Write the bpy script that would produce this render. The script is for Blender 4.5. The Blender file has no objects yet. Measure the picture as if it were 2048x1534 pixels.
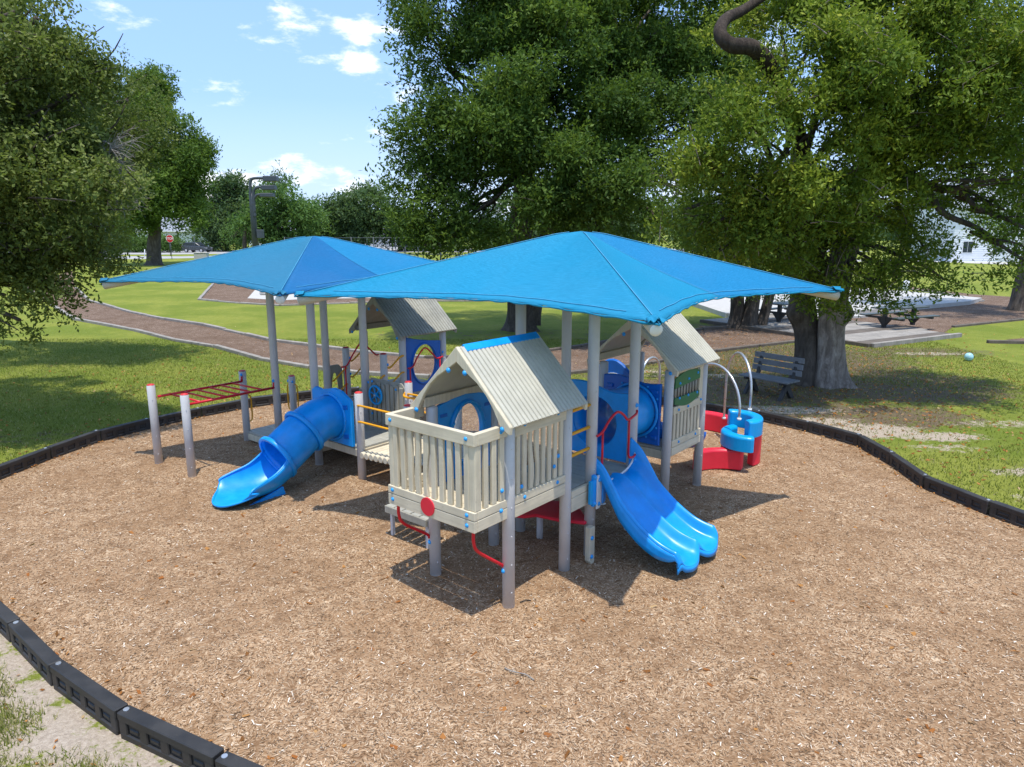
import bpy, math, random
import numpy as np
from mathutils import Vector, Matrix
random.seed(4); RNG = np.random.default_rng(11)
R = math.radians
SC = bpy.context.scene
COL = SC.collection
# ------------------------------------------------------------------ camera
FPX, YH, CH = 1436.0, 457.0, 3.8
PIT = math.atan((767 - YH) / FPX)
cd = bpy.data.cameras.new('camera'); cam = bpy.data.objects.new('camera', cd); COL.objects.link(cam)
cd.sensor_width = 36; cd.lens = 36 * FPX / 2048; cd.clip_start = .05; cd.clip_end = 3000
cam.location = (0, 0, CH); cam.rotation_euler = (math.pi / 2 - PIT, 0, 0)
SC.camera = cam
SC.render.resolution_x = 1024; SC.render.resolution_y = 767
# ------------------------------------------------------------------ view, sky, sun
SC.view_settings.view_transform = 'Standard'; SC.view_settings.look = 'None'
SC.view_settings.gamma = 1; SC.view_settings.use_curve_mapping = False
SC.view_settings.exposure = 0.42
SC.cycles.use_denoising = True
SC.cycles.max_bounces = 8; SC.cycles.transparent_max_bounces = 8
SC.cycles.sample_clamp_indirect = 6
SUNV = Vector((0.05, -0.23, 1)).normalized()          # towards the sun
sl = bpy.data.lights.new('sun', 'SUN'); so = bpy.data.objects.new('sun', sl); COL.objects.link(so)
sl.energy = 3.5; sl.angle = R(.6); sl.color = (1, .955, .88)
so.rotation_euler = SUNV.to_track_quat('Z', 'Y').to_euler(); so.location = (0, -8, 40)
W = bpy.data.worlds.new('World'); SC.world = W; W.use_nodes = True
wn = W.node_tree.nodes; wl = W.node_tree.links; wn.clear()
def wnew(t, **k):
    n = wn.new(t)
    for a, b in k.items(): setattr(n, a, b)
    return n
sky = wnew('ShaderNodeTexSky', sky_type='NISHITA', sun_disc=False)
sky.sun_elevation = math.asin(SUNV.z); sky.sun_rotation = math.atan2(SUNV.x, SUNV.y)
sky.air_density = 1.0; sky.dust_density = 1.4; sky.ozone_density = 2.0; sky.altitude = 10
tc = wnew('ShaderNodeTexCoord'); mp = wnew('ShaderNodeMapping'); mp.inputs['Scale'].default_value = (1, 1, 2.6)
mp.inputs['Location'].default_value = (.35, .1, .2)
nz = wnew('ShaderNodeTexNoise'); nz.inputs['Scale'].default_value = 7.5; nz.inputs['Detail'].default_value = 9; nz.inputs['Roughness'].default_value = .62
rp = wnew('ShaderNodeMapRange'); rp.inputs['From Min'].default_value = .565; rp.inputs['From Max'].default_value = .72; rp.interpolation_type = 'SMOOTHSTEP'
sep = wnew('ShaderNodeSeparateXYZ')
hz = wnew('ShaderNodeMapRange'); hz.inputs['From Min'].default_value = .0; hz.inputs['From Max'].default_value = .16; hz.inputs['To Min'].default_value = .62; hz.inputs['To Max'].default_value = 0
mx2 = wnew('ShaderNodeMath', operation='MAXIMUM'); 
mixc = wnew('ShaderNodeMixRGB'); mixc.inputs[2].default_value = (8.2, 8.3, 8.6, 1)
mixh = wnew('ShaderNodeMixRGB'); mixh.inputs[2].default_value = (5.0, 6.1, 7.6, 1)
veil = wnew('ShaderNodeMixRGB'); veil.inputs[0].default_value = .55; veil.inputs[2].default_value = (2.8, 4.9, 9.4, 1)
bg = wnew('ShaderNodeBackground'); bg.inputs[1].default_value = .135
wo = wnew('ShaderNodeOutputWorld')
wl.new(tc.outputs['Generated'], mp.inputs[0]); wl.new(mp.outputs[0], nz.inputs[0])
acc = nz.outputs[0]
for (px, py, rr, amt) in ((600, 10, .13, .09), (730, 80, .05, .045), (650, 400, .12, .075), (450, 400, .09, .06), (260, 5, .06, .09)):
    X = (px - 1024) / FPX; y = -(py - 767) / FPX
    dv = Vector((X, math.cos(PIT) + y * math.sin(PIT), -math.sin(PIT) + y * math.cos(PIT))).normalized()
    ds_ = wnew('ShaderNodeVectorMath', operation='DISTANCE'); wl.new(tc.outputs['Generated'], ds_.inputs[0]); ds_.inputs[1].default_value = dv
    mr = wnew('ShaderNodeMapRange'); mr.interpolation_type = 'SMOOTHSTEP'; mr.inputs[1].default_value = rr; mr.inputs[2].default_value = rr * .2; mr.inputs[3].default_value = 0; mr.inputs[4].default_value = amt
    wl.new(ds_.outputs['Value'], mr.inputs[0]); ad = wnew('ShaderNodeMath', operation='ADD'); wl.new(acc, ad.inputs[0]); wl.new(mr.outputs[0], ad.inputs[1]); acc = ad.outputs[0]
wl.new(acc, rp.inputs[0])
wl.new(tc.outputs['Generated'], sep.inputs[0]); wl.new(sep.outputs[2], hz.inputs[0])
wl.new(sky.outputs[0], veil.inputs[1]); wl.new(veil.outputs[0], mixh.inputs[1]); wl.new(hz.outputs[0], mixh.inputs[0])
wl.new(mixh.outputs[0], mixc.inputs[1]); wl.new(rp.outputs[0], mixc.inputs[0])
wl.new(mixc.outputs[0], bg.inputs[0]); wl.new(bg.outputs[0], wo.inputs[0])

# ------------------------------------------------------------------ frame of the play structure
X0, Y0, AN = -.035, 6.737, .874
CA, SA = math.cos(AN), math.sin(AN)
def LW(u, v, z=0): return Vector((X0 + u * CA - v * SA, Y0 + u * SA + v * CA, z))
def at(px, py, Y):                                     # point of the photograph at ground distance Y -> world
    X = (px - 1024) / FPX; y = -(py - 767) / FPX
    d = (X, math.cos(PIT) + y * math.sin(PIT), -math.sin(PIT) + y * math.cos(PIT))
    t = Y / d[1]
    return Vector((d[0] * t, Y, CH + d[2] * t))

# ------------------------------------------------------------------ materials
class NT:
    def __init__(s, name):
        s.m = bpy.data.materials.new(name); s.m.use_nodes = True
        s.n = s.m.node_tree.nodes; s.l = s.m.node_tree.links; s.n.clear()
        s.out = s.n.new('ShaderNodeOutputMaterial'); s.b = s.n.new('ShaderNodeBsdfPrincipled')
        s.l.new(s.b.outputs[0], s.out.inputs[0])
    def N(s, t, ins=None, **k):
        n = s.n.new(t)
        for a, b in k.items(): setattr(n, a, b)
        for a, b in (ins or {}).items():
            if isinstance(b, bpy.types.NodeSocket): s.l.new(b, n.inputs[a])
            else: n.inputs[a].default_value = b
        return n
    def noise(s, scale, detail=3, rough=.6, vec=None, stretch=None, dist=0):
        if vec is None: vec = s.N('ShaderNodeTexCoord').outputs['Object']
        if stretch: vec = s.N('ShaderNodeMapping', {0: vec, 'Scale': stretch}).outputs[0]
        return s.N('ShaderNodeTexNoise', {'Vector': vec, 'Scale': scale, 'Detail': detail, 'Roughness': rough, 'Distortion': dist}).outputs[0]
    def ramp(s, fac, stops):
        r = s.N('ShaderNodeValToRGB', {0: fac}); e = r.color_ramp.elements
        while len(e) < len(stops): e.new(.5)
        for i, (p, c) in enumerate(stops): e[i].position = p; e[i].color = (*c, 1) if len(c) == 3 else c
        return r.outputs[0]
    def rng(s, v, a, b, c=0, d=1, smooth=True):
        return s.N('ShaderNodeMapRange', {0: v, 1: a, 2: b, 3: c, 4: d}, interpolation_type='SMOOTHSTEP' if smooth else 'LINEAR').outputs[0]
    def mix(s, f, a, b, mode='MIX'):
        n = s.N('ShaderNodeMixRGB', blend_type=mode)
        for i, v in ((0, f), (1, a), (2, b)):
            if isinstance(v, bpy.types.NodeSocket): s.l.new(v, n.inputs[i])
            else: n.inputs[i].default_value = v if i == 0 else (*v, 1)
        return n.outputs[0]
    def math(s, op, a, b=0.0):
        n = s.N('ShaderNodeMath', operation=op)
        for i, v in ((0, a), (1, b)):
            if isinstance(v, bpy.types.NodeSocket): s.l.new(v, n.inputs[i])
            else: n.inputs[i].default_value = v
        return n.outputs[0]
    def col(s, c):
        if isinstance(c, bpy.types.NodeSocket): s.l.new(c, s.b.inputs['Base Color'])
        else: s.b.inputs['Base Color'].default_value = (*c, 1)
    def rough(s, r):
        if isinstance(r, bpy.types.NodeSocket): s.l.new(r, s.b.inputs['Roughness'])
        else: s.b.inputs['Roughness'].default_value = r
    def bump(s, h, strength=.3, dist=.01):
        n = s.N('ShaderNodeBump', {'Strength': strength, 'Distance': dist, 'Height': h})
        s.l.new(n.outputs[0], s.b.inputs['Normal'])
    def objpos(s): return s.N('ShaderNodeTexCoord').outputs['Object']

def plastic(name, c, rough=.35, var=.12, grain=0.0, dirt=.25, spec=.5, grainaxis=None):
    t = NT(name)
    n1 = t.noise(3.5, 5); n2 = t.noise(60, 3)
    dark = tuple(x * (1 - var) for x in c); light = tuple(min(1, x * (1 + var)) for x in c)
    base = t.mix(t.rng(n1, .3, .7), dark, light)
    if grain:
        g = t.noise(26, 5, .7, stretch=grainaxis or (1, 1, .06))
        base = t.mix(t.rng(g, .35, .7, 0, grain), base, tuple(x * .62 for x in c))
    spot = t.rng(t.noise(8, 6, .75), .6, .78, 0, dirt)
    base = t.mix(spot, base, (.20, .17, .13))
    t.col(base); t.rough(t.rng(n1, .3, .7, rough - .06, rough + .1)); t.b.inputs['Specular IOR Level'].default_value = spec
    t.bump(n2, .06, .002)
    return t.m
M = {}
M['lumber'] = plastic('sand_recycled_lumber', (.66, .575, .415), .6, .09, .42, .42, .3)
M['lumber_u'] = plastic('sand_recycled_lumber_long', (.66, .575, .415), .6, .09, .42, .42, .3, (.06, 1, 1))
M['lumber_v'] = plastic('sand_recycled_lumber_cross', (.66, .575, .415), .6, .09, .42, .42, .3, (1, .06, 1))
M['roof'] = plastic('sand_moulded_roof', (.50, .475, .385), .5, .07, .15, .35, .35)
M['roof_grimy_shade'] = plastic('grimy_canopy_shaded_roof', (.33, .32, .265), .6, .15, .3, .5, .3)  # darker copy of the roof: canopy shade and grime put into one colour
M['deck'] = plastic('grey_deck_board', (.43, .42, .36), .65, .1, .4, .35, .3, (1, .08, 1))
M['greylumber'] = plastic('taupe_panel', (.36, .34, .275), .6, .12, .4, .4, .3)
M['post'] = plastic('grey_powder_coated_steel', (.545, .535, .52), .42, .05, 0, .12, .45)
M['postlid'] = plastic('faded_red_cap', (.62, .03, .035), .45, .1, 0, .1)
M['blue'] = plastic('deep_blue_moulded_plastic', (.0, .13, .52), .36, .1, 0, .06)
M['slideblue'] = plastic('bright_blue_slide_plastic', (.004, .30, .78), .34, .13, 0, .10)
M['boltblue'] = plastic('light_blue_bolt_cap', (.02, .33, .78), .35, .05, 0, 0)
M['red'] = plastic('red_powder_coated_tube', (.62, .008, .02), .35, .08, 0, .05)
M['redplastic'] = plastic('red_moulded_plastic', (.74, .02, .045), .42, .07, 0, .08)
M['cyan'] = plastic('sky_blue_moulded_plastic', (.0, .32, .70), .36, .06, 0, .05)
M['yellow'] = plastic('yellow_powder_coated_tube', (.80, .36, .005), .38, .06, 0, .05)
M['green'] = plastic('dark_green_plastic_sheet', (.025, .14, .055), .45, .1, 0, .1)
M['steel'] = plastic('galvanised_steel', (.5, .52, .54), .3, .08, 0, .1); M['steel'].node_tree.nodes['Principled BSDF'].inputs['Metallic'].default_value = .6
M['white'] = plastic('white_plastic_cap', (.75, .75, .72), .45, .04, 0, .1)
M['rafter'] = plastic('beige_steel_rafter', (.52, .47, .38), .5, .05, 0, .1)
M['black'] = plastic('black_rubber_plastic', (.028, .026, .024), .55, .3, 0, .18)
M['darkgrey'] = plastic('charcoal_painted_steel', (.05, .06, .07), .45, .1, 0, .1)
M['benchwood'] = plastic('grey_painted_bench_slat', (.17, .18, .185), .6, .15, .35, .2)
M['tabletop'] = plastic('dark_green_grey_tabletop', (.075, .09, .085), .55, .15, .2, .3)
M['concrete'] = plastic('pale_concrete', (.47, .45, .41), .85, .07, 0, .35, .2)
M['timber'] = plastic('weathered_grey_timber', (.33, .30, .26), .85, .2, .6, .5, .2)
M['timberdark'] = plastic('dark_brown_timber', (.15, .125, .10), .85, .2, .5, .5, .2)  # darker, browner tone than the grey timber
M['whitewall'] = plastic('white_clapboard', (.80, .81, .82), .6, .03, 0, .05)
M['shingle'] = plastic('grey_asphalt_shingle', (.30, .32, .35), .9, .12, .3, .2)
M['windowglass'] = plastic('dark_window_glass', (.03, .04, .05), .1, .1, 0, 0)
M['carpaint'] = plastic('dark_grey_car_paint', (.035, .042, .05), .22, .05, 0, 0, .8)
M['tyre'] = plastic('black_tyre_rubber', (.02, .02, .02), .8, .1, 0, 0)
M['rim'] = plastic('silver_wheel_rim', (.45, .45, .46), .3, .05, 0, 0)
M['signred'] = plastic('red_sign_face', (.62, .01, .015), .4, .05, 0, 0)
M['signwhite'] = plastic('white_sign_paint', (.8, .8, .8), .4, .02, 0, 0)
M['ball'] = plastic('pale_blue_ball_vinyl', (.36, .62, .68), .4, .15, 0, .35)
M['hedgegreen'] = plastic('hedge_green', (.05, .12, .02), .8, .3, 0, 0)
M['courtgreen'] = plastic('green_court_surface', (.06, .16, .07), .8, .1, 0, 0)
M['clear'] = plastic('scuffed_clear_bubble', (.7, .75, .78), .2, .05, 0, .1)
_b = M['clear'].node_tree.nodes['Principled BSDF']; _b.inputs['Alpha'].default_value = .28

def cloth_mat(name, c, axis):
    t = NT(name)
    p = t.objpos()
    w = t.noise(9, 4, .7, vec=p, stretch=axis)
    big = t.noise(1.2, 3)
    fine = t.N('ShaderNodeTexWave', {'Vector': p, 'Scale': 55, 'Distortion': 1.5}, bands_direction='X' if axis[0] > 1 else 'Y').outputs[0]
    base = t.mix(t.rng(w, .3, .75), tuple(x * .80 for x in c), tuple(min(1, x * 1.14 + .02) for x in c))
    base = t.mix(t.rng(big, .35, .7, 0, .18), base, (c[0] + .06, c[1] * 1.06, c[2] * .95))
    t.col(base); t.rough(.62); t.b.inputs['Specular IOR Level'].default_value = .25
    t.b.inputs['Sheen Weight'].default_value = .0; t.b.inputs['Sheen Roughness'].default_value = .5
    t.bump(t.math('ADD', w, t.math('MULTIPLY', fine, .3)), .12, .004)
    tr = t.N('ShaderNodeBsdfTranslucent', {0: (*[min(1, x * 1.0) for x in c], 1)})
    mx = t.N('ShaderNodeMixShader', {0: .16}); t.l.new(t.b.outputs[0], mx.inputs[1]); t.l.new(tr.outputs[0], mx.inputs[2])
    t.l.new(mx.outputs[0], t.out.inputs[0])
    return t.m
M['cloth_a'] = cloth_mat('azure_painted_sheen_cloth', (.0, .25, .435), (16, .4, 16))  # directional sheen of the canopy faces is painted into these four base colours
M['cloth_b'] = cloth_mat('cobalt_painted_sheen_cloth', (.0, .205, .42), (.4, 16, 16))
M['cloth_c'] = cloth_mat('dusty_blue_painted_sheen_cloth', (.014, .19, .33), (16, .4, 16))
M['cloth_d'] = cloth_mat('deep_blue_painted_sheen_cloth', (.0, .145, .355), (.4, 16, 16))

M['cloth_seam'] = plastic('pale_blue_stitching', (.07, .33, .52), .7, .1, 0, 0)
def leaf_mat(name, dark, mid, light, tip=None, rough=.55):
    t = NT(name)
    a = t.N('ShaderNodeAttribute', attribute_name='tint').outputs['Fac']
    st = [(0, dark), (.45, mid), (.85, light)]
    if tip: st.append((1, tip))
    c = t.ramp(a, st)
    t.col(c); t.rough(rough); t.b.inputs['Specular IOR Level'].default_value = .14
    tr = t.N('ShaderNodeBsdfTranslucent'); t.l.new(t.mix(.35, c, (.22, .34, .02)), tr.inputs[0])
    mx = t.N('ShaderNodeMixShader', {0: .36}); t.l.new(t.b.outputs[0], mx.inputs[1]); t.l.new(tr.outputs[0], mx.inputs[2])
    t.l.new(mx.outputs[0], t.out.inputs[0])
    return t.m
M['oakleaf'] = leaf_mat('live_oak_leaf', (.030, .060, .012), (.074, .134, .024), (.165, .248, .042), (.31, .39, .07))
M['oakleaf_near'] = leaf_mat('olive_oak_leaf', (.055, .080, .018), (.135, .172, .040), (.25, .285, .075), (.40, .41, .17), .48)
M['limeleaf'] = leaf_mat('yellow_green_leaf', (.042, .078, .012), (.115, .178, .022), (.26, .315, .036), (.54, .53, .07))
M['farleaf'] = leaf_mat('distant_tree_leaf', (.05, .085, .04), (.085, .14, .058), (.14, .21, .075), (.20, .28, .09))
M['brightleaf'] = leaf_mat('bright_green_leaf', (.05, .10, .03), (.09, .17, .045), (.15, .25, .06), (.22, .33, .07))
M['grassblade'] = leaf_mat('grass_blade', (.10, .135, .020), (.20, .23, .040), (.31, .325, .078), (.44, .39, .18), .6)
M['deadleaf'] = leaf_mat('fallen_leaf', (.20, .09, .03), (.42, .15, .04), (.55, .26, .08), (.6, .42, .22), .7)

def bark(name, a, b, c, sc=6):
    t = NT(name)
    n = t.noise(sc, 8, .7, stretch=(1, 1, .28), dist=.6); m = t.noise(1.6, 4, .7)
    base = t.ramp(n, [(.3, a), (.5, b), (.72, c)])
    base = t.mix(t.rng(m, .45, .7, 0, .55), base, tuple(x * .45 for x in b))
    t.col(base); t.rough(.9); t.b.inputs['Specular IOR Level'].default_value = .2
    t.bump(n, .9, .05)
    return t.m
M['bark'] = bark('dark_oak_bark', (.045, .036, .028), (.10, .082, .066), (.17, .145, .12))
M['darkbark'] = bark('dark_brown_limb_bark', (.022, .016, .012), (.055, .040, .030), (.11, .085, .065), 12)
M['palebark'] = bark('pale_grey_bark', (.10, .078, .06), (.27, .222, .18), (.50, .44, .37), 8)
M['deadtwig'] = bark('bleached_dead_twig', (.25, .22, .19), (.4, .36, .31), (.5, .46, .4), 9)

# ground -----------------------------------------------------------------
def ellipses(t, pos, items, soft=.35):
    cur = None
    for (x, y, rx, ry, k) in items:
        s = t.N('ShaderNodeVectorMath', {0: pos, 1: (x, y, 0)}, operation='SUBTRACT').outputs[0]
        s = t.N('ShaderNodeVectorMath', {0: s, 1: (1 / rx, 1 / ry, 0)}, operation='MULTIPLY').outputs[0]
        d = t.N('ShaderNodeVectorMath', {0: s}, operation='LENGTH').outputs['Value']
        v = t.rng(d, 1 + soft, 1 - soft, 0, k)
        cur = v if cur is None else t.math('MAXIMUM', cur, v)
    return cur
t = NT('park_lawn'); p = t.objpos()
fine = t.noise(42, 4, .75, vec=p); midn = t.noise(5, 5, .7, vec=p); big = t.noise(.35, 4, .6, vec=p); streak = t.noise(2.2, 5, .7, vec=p, stretch=(.35, 1.6, 1))
g = t.ramp(t.math('ADD', t.math('MULTIPLY', fine, .55), t.math('MULTIPLY', midn, .45)), [(.30, (.11, .135, .018)), (.5, (.23, .25, .042)), (.70, (.35, .355, .08))])
g = t.mix(t.rng(streak, .45, .75, 0, .45), g, (.27, .29, .05))
g = t.mix(t.rng(big, .38, .62, 0, .6), g, (.11, .165, .018))
g = t.mix(t.rng(t.noise(1.1, 6, .7, vec=p), .60, .74, 0, .35), g, (.30, .25, .12))
leafl = ellipses(t, p, [(7.5, 21, 4.5, 4, .95), (5.6, 17.0, 3.0, 2.0, 1), (9.3, 17.4, 3.2, 2.2, .9), (7.3, 14.4, 2.6, 1.2, .85), (4.0, 19.0, 4.0, 1.5, .6), (9.5, 27.5, 3.5, 2.2, .8), (-9, 12.9, 1.5, .6, .5), (12, 22.3, 3.5, 1.2, .7), (.5, 26, 4.5, 2, .45), (-3, 26, 2.5, 1.2, .5)], .5)
ln = t.rng(t.math('ADD', t.math('MULTIPLY', t.noise(3.0, 6, .75, vec=p), .9), t.math('MULTIPLY', leafl, .42)), .62, .80)
brown = t.ramp(t.noise(30, 4, .8, vec=p), [(.3, (.085, .06, .035)), (.55, (.18, .135, .085)), (.75, (.30, .235, .16))])
g = t.mix(t.math('MULTIPLY', ln, t.rng(leafl, .02, .3)), g, brown)
sand = ellipses(t, p, [(4.9, 14.9, 2.3, .42, 1), (6.9, 13.3, 1.1, .55, 1), (8.0, 12.9, .9, .35, .9), (6.2, 14.0, .9, .35, .8), (8.6, 10.9, 1.1, .25, .85), (8.3, 9.7, 1.2, .3, .8), (-4.98, 5.9, .40, .45, 1), (-4.55, 5.55, .40, .42, 1), (-4.08, 5.15, .42, .42, 1), (-3.62, 4.85, .42, .42, 1), (-3.18, 4.58, .42, .40, 1), (-2.7, 4.32, .45, .38, 1), (-2.2, 4.1, .5, .38, 1), (-5.3, 6.3, .4, .5, 1), (9.8, 13.8, 1.4, .35, .6), (5.2, 18.6, 1.9, .3, .8), (13.0, 22.0, 1.4, .3, .8), (3.0, 19.2, 1.3, .35, .8), (7.7, 12.2, .8, .3, .6), (10.6, 11.9, .8, .3, .5)], .6)
sn = t.rng(t.math('ADD', t.math('ADD', t.math('MULTIPLY', t.noise(5, 7, .75, vec=p), .6), t.math('MULTIPLY', t.noise(22, 4, .8, vec=p), .4)), t.math('MULTIPLY', sand, .27)), .63, .72)
sandc = t.ramp(t.noise(25, 6, .8, vec=p), [(.3, (.30, .24, .19)), (.5, (.46, .375, .285)), (.72, (.62, .535, .43))])
g = t.mix(t.math('MULTIPLY', sn, t.rng(sand, .02, .35)), g, sandc)
t.col(g); t.rough(.95); t.b.inputs['Specular IOR Level'].default_value = .1
t.bump(t.math('ADD', fine, t.math('MULTIPLY', midn, 1.5)), .8, .035)
M['lawn'] = t.m
def mulch_mat(name, dark, mid, light, bright, pal=1.0):
    t = NT(name); p = t.objpos()
    w = t.N('ShaderNodeVectorMath', {0: p, 1: (0, 0, 0)}, operation='ADD').outputs[0]
    nd = t.N('ShaderNodeTexNoise', {'Vector': p, 'Scale': 3.5, 'Detail': 2}).outputs['Color']
    wv = t.N('ShaderNodeVectorMath', {0: w, 1: t.N('ShaderNodeVectorMath', {0: nd, 'Scale': .5}, operation='SCALE').outputs[0]}, operation='ADD').outputs[0]
    va = t.N('ShaderNodeMapping', {0: wv, 'Scale': (52, 130, 1), 'Rotation': (0, 0, .5)}).outputs[0]
    vb = t.N('ShaderNodeMapping', {0: wv, 'Scale': (140, 55, 1), 'Rotation': (0, 0, -.3)}).outputs[0]
    v1 = t.N('ShaderNodeTexVoronoi', {'Vector': va, 'Scale': 1}, voronoi_dimensions='2D'); v2 = t.N('ShaderNodeTexVoronoi', {'Vector': vb, 'Scale': 1}, voronoi_dimensions='2D')
    s1 = t.N('ShaderNodeSeparateColor', {0: v1.outputs['Color']}).outputs[0]; s2 = t.N('ShaderNodeSeparateColor', {0: v2.outputs['Color']}).outputs[1]
    sel = t.rng(t.noise(14, 2, .5, vec=p), .47, .53)
    sv = t.N('ShaderNodeMix', {0: sel, 2: s1, 3: s2}).outputs[0]
    base = t.ramp(sv, [(0, dark), (.35, mid), (.72, light), (.95, bright)])
    patch = t.noise(.9, 6, .65, vec=p); patch2 = t.noise(4.5, 5, .7, vec=p)
    base = t.mix(t.rng(patch, .40, .62, .0, .62), base, tuple(x * .86 for x in mid))
    base = t.mix(t.rng(patch2, .47, .68, 0, .62), base, tuple(x * 1.15 for x in dark))
    t.col(base); t.rough(.95); t.b.inputs['Specular IOR Level'].default_value = .12
    hgt = t.math('ADD', sv, t.math('MULTIPLY', t.noise(2.2, 4, vec=p), 3))
    t.bump(hgt, .55, .012)
    return t.m
M['mulch'] = mulch_mat('engineered_wood_fibre', (.145, .080, .040), (.31, .185, .097), (.43, .283, .165), (.59, .45, .30))
M['darkmulch'] = mulch_mat('weathered_brown_mulch', (.080, .046, .028), (.16, .102, .066), (.24, .165, .115), (.40, .31, .24))
for k, (c) in dict(chip_a=(.41, .275, .165), chip_b=(.60, .46, .32), chip_c=(.19, .11, .055), chip_d=(.74, .66, .54)).items():
    M[k] = plastic('wood_' + k, c, .85, .15, 0, 0, .15)

# ------------------------------------------------------------------ mesh helpers
class MB:
    def __init__(s, t=None):
        s.v = []; s.f = []; s.sm = []; s.o = Vector((t['u0'], t['v0'], 0)) if t is not None else Vector((0, 0, 0))
    def add(s, vs, fs, smooth=False):
        b = len(s.v); s.v += [Vector(p) - s.o for p in vs]; s.f += [tuple(b + i for i in f) for f in fs]; s.sm += [smooth] * len(fs); return s
    def box(s, x0, x1, y0, y1, z0, z1):
        vs = [(x, y, z) for z in (z0, z1) for y in (y0, y1) for x in (x0, x1)]
        return s.add(vs, [(0, 2, 3, 1), (4, 5, 7, 6), (0, 1, 5, 4), (2, 6, 7, 3), (0, 4, 6, 2), (1, 3, 7, 5)])
    def beam(s, a, b, w, h, up=(0, 0, 1)):
        a = Vector(a); b = Vector(b); d = (b - a).normalized(); x = d.cross(Vector(up)).normalized() * w / 2; y = x.cross(d).normalized() * h / 2
        vs = [a - x - y, a + x - y, a + x + y, a - x + y, b - x - y, b + x - y, b + x + y, b - x + y]
        return s.add(vs, [(0, 1, 2, 3), (7, 6, 5, 4), (0, 4, 5, 1), (1, 5, 6, 2), (2, 6, 7, 3), (3, 7, 4, 0)])
    def tube(s, pts, r, n=10, cap=True, smooth=True, closed=False):
        pts = [Vector(p) for p in pts]; m = len(pts); rs = r if isinstance(r, (list, tuple)) else [r] * m
        vs = []; prev = None
        for i, p in enumerate(pts):
            if closed: d = pts[(i + 1) % m] - pts[i - 1]
            else: d = pts[min(i + 1, m - 1)] - pts[max(i - 1, 0)]
            d.normalize()
            if prev is None:
                a = Vector((0, 0, 1)) if abs(d.z) < .9 else Vector((1, 0, 0)); x = d.cross(a).normalized()
            else:
                x = (prev - d * prev.dot(d)).normalized()
            prev = x; y = d.cross(x)
            for k in range(n):
                an = 2 * math.pi * k / n; vs.append(p + (x * math.cos(an) + y * math.sin(an)) * rs[i])
        fs = []
        for i in range(m if closed else m - 1):
            j = (i + 1) % m
            for k in range(n): fs.append((i * n + k, i * n + (k + 1) % n, j * n + (k + 1) % n, j * n + k))
        s.add(vs, fs, smooth)
        if cap and not closed:
            b = len(s.v) - m * n
            s.f.append(tuple(b + k for k in range(n - 1, -1, -1))); s.f.append(tuple(b + (m - 1) * n + k for k in range(n))); s.sm += [False, False]
        return s
    def cyl(s, a, b, r, r2=None, n=16, cap=True): return s.tube([a, b], [r, r if r2 is None else r2], n, cap)
    def dome(s, c, r, d=(0, 0, 1), n=10, k=3, h=1.0):
        d = Vector(d).normalized(); a = Vector((0, 0, 1)) if abs(d.z) < .9 else Vector((1, 0, 0)); x = d.cross(a).normalized(); y = d.cross(x); c = Vector(c)
        vs = []; fs = []
        for i in range(k):
            ph = math.pi / 2 * i / k
            for j in range(n):
                an = 2 * math.pi * j / n; vs.append(c + (x * math.cos(an) + y * math.sin(an)) * r * math.cos(ph) + d * r * h * math.sin(ph))
        vs.append(c + d * r * h)
        for i in range(k - 1):
            for j in range(n): fs.append((i * n + j, i * n + (j + 1) % n, (i + 1) * n + (j + 1) % n, (i + 1) * n + j))
        for j in range(n): fs.append(((k - 1) * n + j, (k - 1) * n + (j + 1) % n, k * n))
        return s.add(vs, fs, True)
    def prism(s, poly, plane, d0, d1, smooth=False):
        def P(a, b, d): return {'u': (d, a, b), 'v': (a, d, b), 'z': (a, b, d)}[plane]
        n = len(poly); vs = [P(a, b, d0) for a, b in poly] + [P(a, b, d1) for a, b in poly]
        fs = [tuple(range(n - 1, -1, -1)), tuple(range(n, 2 * n))] + [(i, (i + 1) % n, n + (i + 1) % n, n + i) for i in range(n)]
        return s.add(vs, fs, smooth)
    def holed(s, poly, c, rx, rz, plane, d0, d1, n=48):
        def P(a, b, d): return {'u': (d, a, b), 'v': (a, d, b), 'z': (a, b, d)}[plane]
        def hit(an):
            dx, dy = math.cos(an), math.sin(an); best = 1e9
            for i in range(len(poly)):
                (x1, y1), (x2, y2) = poly[i], poly[(i + 1) % len(poly)]
                ex, ey = x2 - x1, y2 - y1; den = dx * ey - dy * ex
                if abs(den) < 1e-9: continue
                tt = ((x1 - c[0]) * ey - (y1 - c[1]) * ex) / den; uu = ((x1 - c[0]) * dy - (y1 - c[1]) * dx) / den
                if tt > 0 and -1e-6 <= uu <= 1 + 1e-6: best = min(best, tt)
            return c[0] + dx * best, c[1] + dy * best
        ans = sorted([2 * math.pi * i / n for i in range(n)] + [math.atan2(y - c[1], x - c[0]) % (2 * math.pi) for x, y in poly])
        out = [hit(a) for a in ans]; inn = [(c[0] + rx * math.cos(a), c[1] + rz * math.sin(a)) for a in ans]; k = len(ans)
        vs = [P(a, b, d0) for a, b in out] + [P(a, b, d0) for a, b in inn] + [P(a, b, d1) for a, b in out] + [P(a, b, d1) for a, b in inn]
        fs = []
        for i in range(k):
            j = (i + 1) % k
            fs += [(i, j, k + j, k + i), (2 * k + i, 3 * k + i, 3 * k + j, 2 * k + j), (i, 2 * k + i, 2 * k + j, j), (k + i, k + j, 3 * k + j, 3 * k + i)]
        return s.add(vs, fs)
    def grid(s, fn, nu, nv, smooth=True, wrap=False):
        vs = [fn(i / nu, j / nv) for i in range(nu + 1) for j in range(nv + 1)]
        fs = [(i * (nv + 1) + j, (i + 1) * (nv + 1) + j, (i + 1) * (nv + 1) + j + 1, i * (nv + 1) + j + 1) for i in range(nu) for j in range(nv)]
        return s.add(vs, fs, smooth)
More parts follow.
